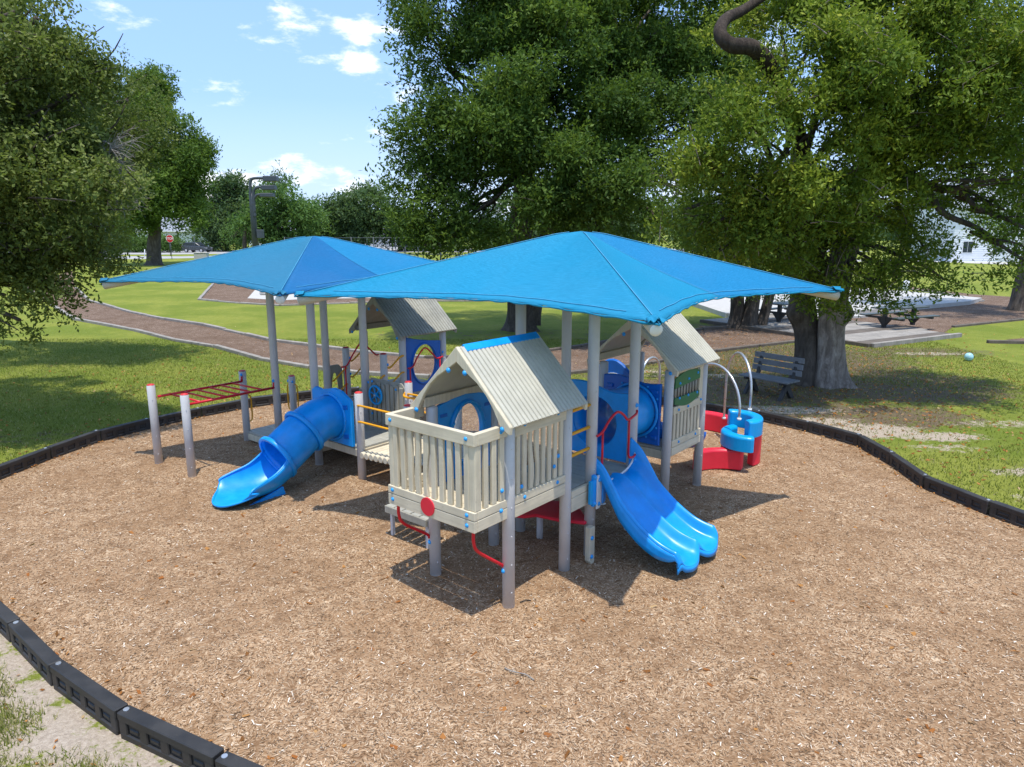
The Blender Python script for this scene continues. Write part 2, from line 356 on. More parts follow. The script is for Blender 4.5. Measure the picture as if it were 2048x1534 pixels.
    def mesh(s, name, mat):
        me = bpy.data.meshes.new(name); me.from_pydata([tuple(v) for v in s.v], [], s.f)
        me.polygons.foreach_set('use_smooth', s.sm); me.materials.append(mat); me.update(); return me
    def build(s, name, mat, parent=None, bevel=0, solid=0, label=None, kind=None, loc=None, subsurf=0, fixn=True):
        me = s.mesh(name, mat)
        if fixn:
            import bmesh
            bm = bmesh.new(); bm.from_mesh(me); bmesh.ops.recalc_face_normals(bm, faces=bm.faces); bm.to_mesh(me); bm.free()
        o = bpy.data.objects.new(name, me); COL.objects.link(o)
        if parent is not None: o.parent = parent
        if loc is not None: o.location = loc
        if solid: md = o.modifiers.new('thickness', 'SOLIDIFY'); md.thickness = solid; md.offset = -1
        if subsurf: md = o.modifiers.new('smooth', 'SUBSURF'); md.levels = subsurf; md.render_levels = subsurf
        if bevel: md = o.modifiers.new('edge', 'BEVEL'); md.width = bevel; md.segments = 1; md.limit_method = 'ANGLE'
        if label: o['label'] = label
        if kind: o['kind'] = kind
        return o
def tag(o, label=None, cat=None, group=None, kind=None):
    for k, v in (('label', label), ('category', cat), ('group', group), ('kind', kind)):
        if v: o[k] = v
    return o
def thing(name, label, cat, u=0, v=0, group=None):      # a thing of the play structure; its parts are given in structure metres
    o = bpy.data.objects.new(name, None); COL.objects.link(o); o.location = LW(u, v); o.rotation_euler = (0, 0, AN)
    o.empty_display_size = .1; o['u0'] = float(u); o['v0'] = float(v)
    return tag(o, label, cat, group)
def wthing(name, label, cat, loc=(0, 0, 0), rz=0, group=None):
    o = bpy.data.objects.new(name, None); COL.objects.link(o); o.location = loc; o.rotation_euler = (0, 0, rz); o.empty_display_size = .1
    return tag(o, label, cat, group)
def smooth_path(pts, k=6):
    P = [Vector(p) for p in pts]; out = []
    for i in range(len(P) - 1):
        a, b, c, d = P[max(i - 1, 0)], P[i], P[i + 1], P[min(i + 2, len(P) - 1)]
        for j in range(k):
            t = j / k; out.append(.5 * ((2 * b) + (c - a) * t + (2 * a - 5 * b + 4 * c - d) * t * t + (3 * b - a - 3 * c + d) * t ** 3))
    out.append(P[-1]); return out
BOLT = MB().dome((0, 0, 0), .021, (0, -1, 0), 10, 3, .75).cyl((0, .006, 0), (0, 0, 0), .024, None, 10).mesh('bolt', M['boltblue'])
def bolt(t, parent, u, v, z, d='-v', s=1.0):
    o = bpy.data.objects.new('bolt', BOLT); COL.objects.link(o); o.parent = parent
    o.location = (u - t['u0'], v - t['v0'], z); o.scale = (s, s, s)
    o.rotation_euler = (0, 0, {'-v': 0, '-u': -math.pi / 2, '+v': math.pi, '+u': math.pi / 2}[d])
    return o
def post(t, u, v, h, red=False, r=.064, name='post', ring=True):
    m = MB(t).tube([(u, v, -.05), (u, v, h - .012), (u, v, h)], [r, r, r - .012], 20)
    if not red: m.dome((u, v, h), r - .012, (0, 0, 1), 16, 2, .12)
    z = .18
    while ring and z < h - .1:                          # factory bolts up the two visible sides
        for an in (AN + math.pi + .35, AN + math.pi + 2.2, -.2):
            d = (math.cos(an), math.sin(an), 0); m.dome((u + d[0] * r * .97, v + d[1] * r * .97, z), .009, d, 6, 2)
        z += .305
    o = m.build(name, M['post'], t)
    if red: MB(t).dome((u, v, h), r * .93, (0, 0, 1), 16, 3, .33).build('cap', M['postlid'], o)
    return o

# ------------------------------------------------------------------ the ground
def poly_sheet(name, pts, z, mat, kind='structure', label=None, thick=0):
    m = MB()
    if thick: m.prism(pts, 'z', z - thick, z)
    else: m.add([(x, y, z) for x, y in pts], [tuple(range(len(pts)))])
    o = m.build(name, mat); 
    if not thick and o.data.polygons[0].normal.z < 0: o.data.flip_normals()
    o['kind'] = kind
    if label: o['label'] = label
    return o
gm = MB()
xs = [-900, -300, -100, -50, -25, -12, 0, 12, 25, 50, 100, 300, 900]; ys = [-60, -10, 0, 8, 16, 25, 35, 50, 80, 130, 250, 500, 1500]
gm.add([(x, y, 0) for y in ys for x in xs], [(j * 13 + i, j * 13 + i + 1, (j + 1) * 13 + i + 1, (j + 1) * 13 + i) for j in range(12) for i in range(12)])
o = gm.build('ground', M['lawn']); tag(o, 'bright green park lawn with bare sandy patches', None, None, 'structure')
BORD = [(-4.66, 6.1), (-3.86, 5.44), (-2.98, 4.84), (-2.05, 4.37), (-1.0, 3.85), (.3, 3.4), (1.7, 3.2), (3.1, 3.3), (4.4, 3.8), (5.5, 4.6), (6.3, 5.6), (6.8, 6.8), (6.95, 8.05), (6.47, 9.13), (6.17, 10.15), (6.24, 11.25), (6.19, 12.26), (5.67, 13.2), (5.02, 14.01), (4.09, 14.77), (3.0, 15.5), (1.8, 16.0), (.5, 16.3), (-.8, 16.4), (-2.1, 16.4), (-3.51, 16.18), (-4.38, 15.97), (-5.68, 15.14), (-6.42, 14.34), (-7.04, 13.46), (-7.52, 12.58), (-7.79, 11.55), (-7.95, 10.45), (-7.75, 9.35), (-7.2, 8.3), (-6.4, 7.4), (-5.55, 6.8)]
poly_sheet('playground_mulch', BORD, .006, M['mulch'], label='tan wood mulch spread inside the black border')
BA = np.array(BORD); BB = np.roll(BA, -1, 0)
def bdist(P_):
    d = BB - BA; L2_ = (d ** 2).sum(1); q = P_[:, None] - BA[None]; t_ = np.clip((q * d).sum(2) / L2_, 0, 1); return np.sqrt((((q - t_[..., None] * d)) ** 2).sum(2)).min(1)
def ground_h(P_):
    x, y = P_[:, 0], P_[:, 1]
    h = .028 * np.sin(x * 1.3 + 1.7 * np.sin(y * .7)) * np.cos(y * 1.1 + np.sin(x * .9)) + .014 * np.sin(x * 3.1 + y * 1.9) * np.sin(y * 3.7 - x * 1.3) + .006 * np.sin(x * 9 + 2 * np.sin(y * 7)) * np.sin(y * 11 + x * 3)
    for (cx, cy, r_, a_) in ((-2.05, 7.9, .55, -.07), (-4.0, 9.1, .6, -.06)): pass
    for (u_, v_, r_, a_) in ((2.05, -1.45, .5, -.05), (-.85, 4.78, .5, -.05), (-.2, 6.9, .7, -.03)):
        c_ = LW(u_, v_); h = h + a_ * np.exp(-(((x - c_.x) ** 2 + (y - c_.y) ** 2) / r_ ** 2))
    return (h + .02) * np.clip((bdist(P_) - .05) / .5, 0, 1) + .0
gx = np.arange(-8.2, 7.3, .09); gy = np.arange(3.0, 16.7, .09); GX, GY = np.meshgrid(gx, gy); GP = np.stack([GX.ravel(), GY.ravel()], 1)
def inside(P_, poly):
    x, y = P_[:, 0], P_[:, 1]; r = np.zeros(len(P_), bool); n = len(poly)
    for i in range(n):
        x1, y1 = poly[i]; x2, y2 = poly[(i + 1) % n]; c = ((y1 > y) != (y2 > y)) & (x < (x2 - x1) * (y - y1) / (y2 - y1 + 1e-12) + x1); r ^= c
    return r
gin = inside(GP, BORD); gz = np.where(gin, ground_h(GP), -.03) ; nx = len(gx)
idx = np.arange(len(GP)).reshape(len(gy), nx); F4 = np.stack([idx[:-1, :-1], idx[:-1, 1:], idx[1:, 1:], idx[1:, :-1]], -1).reshape(-1, 4); F4 = F4[gin[F4].all(1)]
MULCH_GRID = (np.concatenate([GP, gz[:, None]], 1), F4)
bt = wthing('playground_border', 'low black plastic border of linked segments round the tan mulch', 'border')
for i in range(len(BORD)):
    a = Vector((*BORD[i], 0)); b = Vector((*BORD[(i + 1) % len(BORD)], 0)); d = (b - a); L = d.length; d.normalize(); n = Vector((-d.y, d.x, 0)) # inward is left (counter-clockwise loop)
    if n.dot(Vector((0, 9, 0)) - a) < 0: n = -n
    tilt = .012 * math.sin(i * 2.7)
    mb = MB(); hh = .205 + .01 * math.sin(i * 1.3); w = .055
    def Q(s_, o_, z_): return a + d * s_ + n * o_ + Vector((0, 0, z_ + tilt * (s_ / L - .5)))
    # spine with recessed pockets between ribs on both faces, rounded top rail
    mb.add([Q(.03, -w * .62, -.03), Q(L - .03, -w * .62, -.03), Q(L - .03, w * .62, -.03), Q(.03, w * .62, -.03), Q(.03, -w * .62, hh), Q(L - .03, -w * .62, hh), Q(L - .03, w * .62, hh), Q(.03, w * .62, hh)], [(0, 3, 2, 1), (4, 5, 6, 7), (0, 1, 5, 4), (1, 2, 6, 5), (2, 3, 7, 6), (3, 0, 4, 7)])
    def slab(s0, s1, o0, o1, z0, z1):
        mb.add([Q(s0, o0, z0), Q(s1, o0, z0), Q(s1, o1, z0), Q(s0, o1, z0), Q(s0, o0, z1), Q(s1, o0, z1), Q(s1, o1, z1), Q(s0, o1, z1)], [(0, 3, 2, 1), (4, 5, 6, 7), (0, 1, 5, 4), (1, 2, 6, 5), (2, 3, 7, 6), (3, 0, 4, 7)])
    slab(.01, L - .01, -w, w, hh * .70, hh + .006)
    slab(.02, L - .02, -w * .96, w * .96, -.03, .05)
    k = 4
    for j in range(k + 1):
        s0 = .015 + (L - .03 - .09) * j / k
        slab(s0, s0 + .09, -w * .93, w * .93, .02, hh * .79)
    for j in range(k):
        s0 = .015 + (L - .12) * j / k + .09
        slab(s0 + .02, s0 + (L - .12) / k - .11, -w * .80, w * .80, hh * .34, hh * .52)
    seg = mb.build('border_segment', M['black'], bt, bevel=.008)
    MB().cyl(Q(.05, 0, hh + .004), Q(.05, 0, hh + .014), .022, None, 10).build('pin', M['steel'], seg)

# mulch walk with timber edging --------------------------------------------
PN = [(-34, 50), (-22.49, 35.33), (-18.57, 30.39), (-14.3, 27.04), (-11.65, 24.56), (-9.7, 23.18), (-7.45, 20.89), (-5.61, 19.58), (-4.01, 18.7), (-2.13, 18.22), (-.31, 18.22), (1.0, 18.54), (2.4, 19.22), (3.96, 20.25), (6.39, 22.3), (9.78, 24.3), (11.7, 24.9)]
PF = [(-40, 66), (-28.79, 47.58), (-22.68, 38.57), (-17.68, 33.17), (-14.74, 30.39), (-12.24, 28.47), (-8.36, 24.56), (-5.12, 22.4), (-2.6, 21.15), (-.96, 21.23), (.56, 21.93), (2.23, 23.28), (4.41, 25.5), (7.27, 27.3), (10.3, 28.6)]
poly_sheet('mulch_path', PN + PF[::-1], .008, M['darkmulch'], label='brown mulch walking path winding across the lawn behind the play structure')
poly_sheet('mulch_path', [(15.57, 25.9), (17.3, 28.02), (21.75, 30.39), (26, 30.9), (34, 30.5), (36, 36), (30, 38.5), (27.2, 42.5), (26.5, 48), (24.9, 47.5), (25.7, 42), (25.1, 38.3), (20.57, 35.33), (16.87, 33.79), (14, 30), (14.2, 26.5)], .012, M['darkmulch'], label='dark mulch path curving past the picnic table on the right')
poly_sheet('mulch_path', [(17.2, 24.8), (24.8, 27.6), (34, 28.5), (34, 26.8), (24.8, 24.6), (19, 23.9)], .016, M['darkmulch'], label='shaded strip of mulch at the far right edge')
poly_sheet('mulch_bed', [(-17.02, 39.12), (-21.92, 53.57), (-19.02, 54.63), (-14.49, 54.63), (-8.29, 53.57), (-.76, 45.61), (1.5, 43), (-.64, 38.3), (-4.37, 38.3), (-8.4, 37.25), (-11.64, 36.03), (-14.1, 37.25)], .010, M['darkmulch'], label='brown mulch bed in front of the green court')
poly_sheet('gravel_strip', [(-14.69, 39.97), (-16.77, 47.58), (-14.91, 46.38), (-11.81, 42.6), (1.5, 42.9), (1.5, 41.4), (-11.14, 39.68), (-12.35, 38.9)], .016, M['concrete'], label='pale gravel strip along the green court')
poly_sheet('court_surface', [(-14.67, 45.9), (-16, 60), (6, 60), (4, 43.0), (-11.7, 42.75)], .022, M['courtgreen'], label='green sports court surface beyond the mulch bed')
def edging(name, pts, label, mat='timber', w=.15, h=.12, step=2.2, z=0):
    t_ = wthing(name, label, 'edging')
    P = [Vector((x, y, z)) for x, y in pts]; i = 0
    seq = [P[0]]
    for a, b in zip(P, P[1:]):
        n = max(1, round((b - a).length / step))
        for j in range(1, n + 1): seq.append(a.lerp(b, j / n))
    for a, b in zip(seq, seq[1:]):
        i += 1; d = (b - a).normalized(); j = random.uniform(-.015, .02)
        m = MB(); m.beam(a + d * .02 + Vector((0, 0, h / 2 - .03 + j)), b - d * .02 + Vector((0, 0, h / 2 - .03 + j * .2 + random.uniform(-.01, .015))), w, h)
        m.build('timber', M[mat], t_, bevel=.012)
edging('path_edging', [p_ for p_ in PN[:10]], 'weathered timber edging along the near side of the left mulch path')
edging('path_edging', PN[9:17], 'brown timber edging along the path between play structure and pale tree trunk', 'timberdark')
edging('path_edging', PF[1:9], 'pale timber edging along the far side of the left mulch path', 'timber')
edging('path_edging', PF[8:15], 'brown timber edging on the far side of the path behind the playhouses', 'timberdark')
edging('path_edging', [(17.3, 28.02), (21.75, 30.39), (26, 30.9), (34, 30.5)], 'long timber edging right of the picnic table', 'timberdark')
edging('path_edging', [(16.87, 33.79), (20.57, 35.33), (25.1, 38.3), (25.7, 42), (24.9, 47.5)], 'grey timber edging behind the picnic table by the concrete pad', 'timber')
edging('path_edging', [(16.1, 24.1), (19.0, 23.7), (24.8, 24.4), (34, 26.6)], 'dark timber edging at the far right by the shaded lawn', 'timberdark', .15, .12)
edging('bed_edging', [(-21.92, 53.57), (-17.02, 39.12), (-14.1, 37.25), (-11.64, 36.03), (-8.4, 37.25), (-4.37, 38.3), (-.64, 38.3), (1.5, 43)], 'pale timber edging round the mulch bed by the court', 'timber', .16, .1)
# patio of boards and concrete pad -------------------------------------------
pt = wthing('picnic_patio', 'shaded brown timber patio under the picnic tables', 'patio')
A_ = Vector((11.75, 23.15, 0)); B_ = Vector((16.2, 25.6, 0)); C_ = Vector((7.9, 29.6, 0)); ex = B_ - A_; ey = C_ - A_
for i in range(12):
    a = A_ + ey * (i / 12); b = a + ex * (1.0 if i > 1 else .93); w = ex.normalized().cross(ey).length / 12
    m = MB(); m.beam(a + ey * (.5 / 12) + Vector((0, 0, .07)), b + ey * (.5 / 12) + Vector((0, 0, .07)), w - .02, .10); m.build('plank', M['timberdark' if i % 3 == 0 else 'timber'], pt, bevel=.008)
m = MB(); m.beam(A_ + Vector((0, 0, .06)), B_ * .97 + A_ * .03 + Vector((0, 0, .06)), .14, .17); m.build('front_sill', M['timber'], pt, bevel=.01)
m = MB(); m.beam(A_ + Vector((-.08, .02, .05)), C_ + Vector((-.08, .02, .05)), .14, .15); m.build('side_sill', M['timberdark'], pt, bevel=.01)
poly_sheet('concrete_pad', [(9.3, 31.2), (12.43, 30.92), (17.77, 33.28), (23.27, 36.53), (25.0, 38.3), (22.88, 43.1), (20, 47.0), (13.01, 42.07), (9.0, 36.5)], .20, M['concrete'], 'structure', 'pale raised concrete pad beyond the tree trunks', .25)
poly_sheet('concrete_step', [(9.6, 30.2), (12.4, 29.9), (15.5, 31.2), (14.9, 32), (12.3, 30.86), (9.4, 31.15)], .10, M['concrete'], 'structure', 'low concrete step along the pad', .12)
# roads ---------------------------------------------------------------------
M['road'] = plastic('sun_bleached_asphalt', (.38, .37, .36), .9, .06, 0, .15, .15)
poly_sheet('road', [(-80, 88), (-46.14, 92.8), (-38, 98), (-20, 108), (-20, 118), (-34.3, 108), (-46, 101.5), (-80, 103)], .012, M['road'], label='pale side road beyond the stop sign')
poly_sheet('road', [(-110, 112), (-52, 108.5), (-30, 118), (30, 122), (60, 122), (60, 140), (-20, 140), (-40, 132), (-60, 130), (-110, 132)], .016, M['road'], label='pale street with the parked car')
poly_sheet('road', [(30, 88), (49.4, 84), (54, 77), (66, 66), (69, 69), (57.7, 82), (50, 89), (30, 93)], .012, M['concrete'], label='pale walk in front of the white house on the right')

# ================================================================== PLAY STRUCTURE
def deck(t, u0, u1, v0, v1, z, n=7, mat='deck', along='v', fascia=.13, name='plank', fm=None):
    if along == 'v':
        w = (u1 - u0) / n
        for i in range(n): MB(t).box(u0 + i * w + .004, u0 + (i + 1) * w - .004, v0, v1, z - .035, z).build(name, M[mat], t, bevel=.004)
    else:
        w = (v1 - v0) / n
        for i in range(n): MB(t).box(u0, u1, v0 + i * w + .004, v0 + (i + 1) * w - .004, z - .035, z).build(name, M[mat], t, bevel=.004)
    fm = fm or 'lumber'
    if fascia:
        zt, zb = z - .038, z - fascia
        MB(t).box(u0, u1, v0 - .02, v0 + .02, zb, zt).build('fascia', M[fm], t, bevel=.004)
        MB(t).box(u0, u1, v1 - .02, v1 + .02, zb, zt).build('fascia', M[fm], t, bevel=.004)
        MB(t).box(u0 - .02, u0 + .02, v0 + .021, v1 - .021, zb, zt).build('fascia', M[fm], t, bevel=.004)
        MB(t).box(u1 - .02, u1 + .02, v0 + .021, v1 - .021, zb, zt).build('fascia', M[fm], t, bevel=.004)
def wavy_slat(t, parent, axis, a, w, off0, off1, z0, z1, amp, mat='lumber', side=1):
    n = 10 if amp else 1; L_, R_ = [], []
    for i in range(n + 1):
        z = z0 + (z1 - z0) * i / n; s = amp * math.sin(2 * math.pi * i / n * .9) if amp else 0
        L_.append((a - w / 2 + (s if side > 0 else s * .4), z)); R_.append((a + w / 2 + (s * .4 if side > 0 else s), z))
    return MB(t).prism(L_ + R_[::-1], axis, off0, off1).build('slat', M[mat], parent, bevel=.006)
def slat_wall_u(t, u0, u1, v, z0, z1, n, wavy=(), mat='lumber', th=.03, w=None):
    st = (u1 - u0) / n; w = w or st * .58
    for i in range(n): wavy_slat(t, t, 'v', u0 + st * (i + .5), w, v - th / 2, v + th / 2, z0, z1, .018 if i in wavy else 0, mat, 1 if i % 2 else -1)
def slat_wall_v(t, v0, v1, u, z0, z1, n, wavy=(), mat='lumber', th=.03, w=None):
    st = (v1 - v0) / n; w = w or st * .58
    for i in range(n): wavy_slat(t, t, 'u', v0 + st * (i + .5), w, u - th / 2, u + th / 2, z0, z1, .018 if i in wavy else 0, mat, 1 if i % 2 else -1)
def gable_roof(t, ua, ub, vc, hv, ze, za, cap=(0, 1), mat='roof', bmat='lumber'):
    """ridge along u from ua to ub over vc; eaves at vc +- hv"""
    n = 20
    for sgn in (-1, 1):
        m = MB(t); L_ = ub - ua - .05; p = L_ / n; prof = []
        for i in range(n): prof += [(i * p + p * .03, -.004), (i * p + p * .16, .016), (i * p + p * .80, .019), (i * p + p * .90, -.004)]
        nv = Vector((0, sgn * (za - ze), hv)).normalized()
        def pt(x, o, s): return Vector((ua + .05 + x, vc + sgn * hv * s, za + (ze - za) * s)) + nv * o
        top = [pt(x, o, 0.0) for x, o in prof]; bot = [pt(x, o, 1.045) for x, o in prof]; tb = [pt(x, -.014, 0.0) for x, o in prof]; bb = [pt(x, -.014, 1.045) for x, o in prof]
        k = len(prof); fs = []
        for i in range(k - 1): fs += [(i, i + 1, k + i + 1, k + i), (2 * k + i, 3 * k + i, 3 * k + i + 1, 2 * k + i + 1), (k + i, k + i + 1, 3 * k + i + 1, 3 * k + i), (i, 2 * k + i, 2 * k + i + 1, i + 1)]
        fs += [(0, k, 3 * k, 2 * k), (k - 1, 3 * k - 1, 4 * k - 1, 2 * k - 1 + 0)]
        m.add(top + bot + tb + bb, fs); ro = m.build('roof_sheet', M[mat], t)
        MB(t).box(ua + .06, ub - .04, *sorted((vc + sgn * (hv - .09), vc + sgn * (hv - .13))), ze - .03, ze + .07).build('eave_beam', M[bmat], t, bevel=.004)
    for u0_, u1_ in ((ua, ua + .045), (ub - .045, ub)):
        for sgn in (-1, 1):
            H_ = za - ze
            def q(s, o): return (vc + sgn * hv * s, za + (ze - za) * s - o)
            outer = [q(0, -.022), q(1.05, -.016)]
            inner = [q(1.04, .07), (vc + sgn * hv * .86, ze - .035), (vc + sgn * hv * .80, ze + .04), (vc + sgn * hv * .72, ze + H_ * .20), (vc + sgn * hv * .58, ze + H_ * .38), (vc + sgn * hv * .40, ze + H_ * .54), (vc + sgn * hv * .2, ze + H_ * .66), (vc, ze + H_ * .80)]
            MB(t).prism(outer + inner, 'u', u0_, u1_).build('gable_board', M[bmat], t, bevel=.006)
            if u0_ == ua:
                for s in (.17, .9): bolt(t, t, ua, vc + sgn * hv * s, za + (ze - za) * s - .115, '-u', 1.15)
    if cap:
        for sgn in (-1, 1):
            m = MB(t); c0, c1 = ua + .03 + cap[0], ub - .03
            dv, dz = sgn * hv * .085, (ze - za) * .085; nv = Vector((0, sgn * (za - ze), hv)).normalized() * .022
            a0 = Vector((c0, vc, za)) + Vector((0, 0, .032)); 
            vs = [a0, a0 + Vector((0, dv, dz)), Vector((c1, vc, za + .032)) + Vector((0, dv, dz)), Vector((c1, vc, za + .032))]
            vs += [p - Vector((0, 0, .012)) for p in vs]
            m.add(vs, [(0, 1, 2, 3), (7, 6, 5, 4), (0, 4, 5, 1), (1, 5, 6, 2), (2, 6, 7, 3)]); m.build('ridge_cap', M['slideblue'], t)

# ---- front playhouse ------------------------------------------------------
ph = thing('playhouse', 'beige gabled playhouse with slatted balcony and red disc, nearest the camera', 'playhouse', 0, 0, 'gabled playhouses on grey posts')
for (u, v) in ((0, 0), (.985, .01), (0, 1.07), (.985, 1.07)): post(ph, u, v, 1.95)
deck(ph, -.50, 1.0, .0, 1.12, 1.06, 9, 'lumber_v', 'v', 0)
# balcony front (facing -u) and its two returns
UF = -.53
MB(ph).box(UF, UF + .045, -.03, 1.20, .985, 1.10).build('lower_board', M['lumber_v'], ph, bevel=.005)
MB(ph).box(UF, UF + .05, -.03, 1.20, 1.106, 1.19).build('upper_board', M['lumber_v'], ph, bevel=.005)
MB(ph).box(UF, UF + .055, -.035, 1.205, 1.835, 1.955).build('balcony_rail', M['lumber_v'], ph, bevel=.006)
slat_wall_v(ph, .03, 1.14, UF + .03, 1.19, 1.836, 10, (5, 6), 'lumber', .035)
MB(ph).box(UF + .02, UF + .11, -.025, .06, 1.19, 1.836).build('corner_slat', M['lumber'], ph, bevel=.008)
MB(ph).box(UF + .02, UF + .09, 1.12, 1.19, 1.19, 1.836).build('corner_slat', M['lumber'], ph, bevel=.008)
for va, vb in ((-.03, .015), (1.155, 1.20)):
    MB(ph).box(UF + .047, -.03, va, vb, .985, 1.10).build('lower_board', M['lumber_u'], ph, bevel=.005)
    MB(ph).box(UF + .052, -.03, va, vb, 1.106, 1.19).build('upper_board', M['lumber_u'], ph, bevel=.005)
    MB(ph).box(UF + .056, -.03, va - .005, vb + .005, 1.835, 1.955).build('balcony_rail', M['lumber_u'], ph, bevel=.006)
    slat_wall_u(ph, UF + .12, -.06, (va + vb) / 2, 1.19, 1.836, 3, (), 'lumber', .035)
for v in (.07, 1.13):
    for z in (1.045, 1.148, 1.90): bolt(ph, ph, UF, v, z, '-u')
for z in (1.10, 1.90): bolt(ph, ph, -.15, -.035, z, '-v')
bolt(ph, ph, -.13, -.03, 1.30, '-v')
MB(ph).cyl((UF - .012, .60, 1.10), (UF + .002, .60, 1.10), .095, None, 32).build('red_disc', M['redplastic'], ph)
# red bent braces below the balcony
for v in (.03, 1.10):
    MB(ph).tube(smooth_path([(UF + .05, v, .99), (UF + .05, v, .86), (UF + .12, v, .74), (-.10, v, .50 if v < .5 else .52), (-.055, v, .46)], 6), .017, 10).build('brace', M['red'], ph)
    bolt(ph, ph, -.06, v - .01, .41, '-u', 1.2)
# long side walls along u
for v in (0.0,):
    e = .03
    MB(ph).box(.07, .93, v - e, v + e * .5, .955, 1.085).build('lower_board', M['lumber_u'], ph, bevel=.005)
    MB(ph).box(.07, .93, v - e, v + e * .5, 1.092, 1.18).build('upper_board', M['lumber_u'], ph, bevel=.005)
    MB(ph).box(.07, .93, v - e, v + e * .5, 1.80, 1.985).build('top_board', M['lumber_u'], ph, bevel=.005)
    slat_wall_u(ph, .09, .92, v, 1.18, 1.80, 8, (3, 2), 'lumber', .03)
for u in (.22, .78):
    for z in (1.135, 1.90): bolt(ph, ph, u, -.03, z, '-v')
for u, z in ((.19, 1.25), (.74, 1.32), (.81, 1.42)): bolt(ph, ph, u, -.016, z, '-v')
gable_roof(ph, -.18, 1.12, .52, .66, 1.99, 2.65, (.07, 0))
# far side panel with bubble window
bp = MB(ph).holed([(.07, 1.0), (.93, 1.0), (.93, 1.93), (.72, 1.98), (.5, 2.0), (.28, 1.98), (.07, 1.93)], (.52, 1.56), .25, .33, 'v', 1.045, 1.10).build('window_panel', M['slideblue'], ph, bevel=.006)
MB(ph).tube([(.52 + .27 * math.cos(a), 1.04, 1.56 + .35 * math.sin(a)) for a in [i * math.pi / 16 for i in range(32)]], .026, 8, closed=True).build('rim', M['slideblue'], bp)
MB(ph).grid(lambda a, b: (.52 + .25 * math.sin(a * math.pi / 2) * math.cos(b * 2 * math.pi), 1.09 + .10 * math.cos(a * math.pi / 2), 1.56 + .33 * math.sin(a * math.pi / 2) * math.sin(b * 2 * math.pi)), 6, 24).build('bubble_window', M['clear'], bp)
for i in range(10):
    a = i * math.pi / 5 + .2; bolt(ph, ph, .52 + .27 * math.cos(a), 1.01, 1.56 + .35 * math.sin(a), '-v', .8)
for u in (.15, .86):
    MB(ph).box(u - .055, u + .055, 1.035, 1.047, 1.80, 1.84).build('recess', M['blue'], ph, bevel=.01)

# ---- back-left playhouse -----------------------------------------------------
p2 = thing('playhouse', 'shaded grey-beige playhouse with round-holed blue panel, farthest left', 'playhouse', 3.33, 5.3, 'gabled playhouses on grey posts')
for (u, v) in ((3.33, 5.3), (4.34, 5.3), (3.33, 6.36), (4.34, 6.36)): post(p2, u, v, 1.93)
deck(p2, 3.33, 4.34, 5.3, 6.36, .90, 7, 'deck', 'v', .15, fm='greylumber')  # darker fascia, canopy shade put into its colour
gable_roof(p2, 3.17, 4.58, 5.88, .70, 1.96, 2.60, (.02, 0), 'roof_grimy_shade', 'roof_grimy_shade')
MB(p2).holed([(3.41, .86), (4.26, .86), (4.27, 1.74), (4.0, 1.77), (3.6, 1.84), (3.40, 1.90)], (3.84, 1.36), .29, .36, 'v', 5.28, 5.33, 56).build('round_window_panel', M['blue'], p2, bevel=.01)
MB(p2).tube([(3.84 + .305 * math.cos(a), 5.275, 1.36 + .375 * math.sin(a)) for a in [i * math.pi / 16 for i in range(32)]], .02, 8, closed=True).build('panel_rim', M['blue'], p2)
def handrail(t, pts, drops, r=.015, mat='red'):
    o = MB(t).tube(smooth_path(pts, 7), r, 10).build('handrail', M[mat], t)
    for a, b in drops: MB(t).tube([a, b], r * .9, 8).build('upright', M[mat], o)
handrail(p2, [(3.38, 5.22, 1.34), (3.50, 5.22, 1.36), (3.62, 5.22, 1.52), (3.80, 5.22, 1.66), (3.98, 5.22, 1.54), (4.10, 5.22, 1.43), (4.26, 5.22, 1.44)], [((3.43, 5.22, 1.34), (3.43, 5.22, .90)), ((4.18, 5.22, 1.43), (4.18, 5.22, .92))])
bolt(p2, p2, 4.28, 5.24, 1.52); 
# ---- stair between the left deck and that playhouse ------------------------------
st = thing('stair_bridge', 'short stair with yellow handrails and two red capped posts by the farthest playhouse', 'play stairs', 2.87, 5.3)
for v in (5.3, 6.36): post(st, 2.89, v, 1.66, True)
for i, (a, b, z) in enumerate(((2.55, 2.85, .62), (2.85, 3.1, .74), (3.1, 3.32, .86))): MB(st).box(a, b - .01, 5.36, 6.30, z - .04, z).build('tread', M['deck'], st, bevel=.005)
for v, dz in ((5.24, 0), (6.30, 0)):
    for z in (1.12, 1.42):
        MB(st).tube(smooth_path([(2.93, v, z), (3.0, v, z), (3.22, v, z + .15), (3.30, v, z + .16)], 5), .016, 10).build('handrail', M['yellow'], st)
        MB(st).tube(smooth_path([(2.52, v, z - .32), (2.58, v, z - .30), (2.80, v, z - .14), (2.85, v, z - .13)], 5), .016, 10).build('handrail', M['yellow'], st)
        bolt(st, st, 2.93, v, z + .05)
handrail(st, [(2.50, 5.98, 1.40), (2.62, 5.98, 1.42), (2.78, 5.98, 1.62), (2.96, 5.98, 1.78), (3.14, 5.98, 1.64), (3.28, 5.98, 1.52), (3.34, 5.98, 1.52)], [((2.58, 5.98, 1.40), (2.58, 5.98, .8))])
MB(st).holed([(2.50, .55), (2.84, .55), (2.84, 1.28), (2.76, 1.36), (2.58, 1.36), (2.50, 1.28)], (2.67, .92), .07, .30, 'v', 6.42, 6.46, 24).build('end_panel', M['greylumber'], st, bevel=.01)

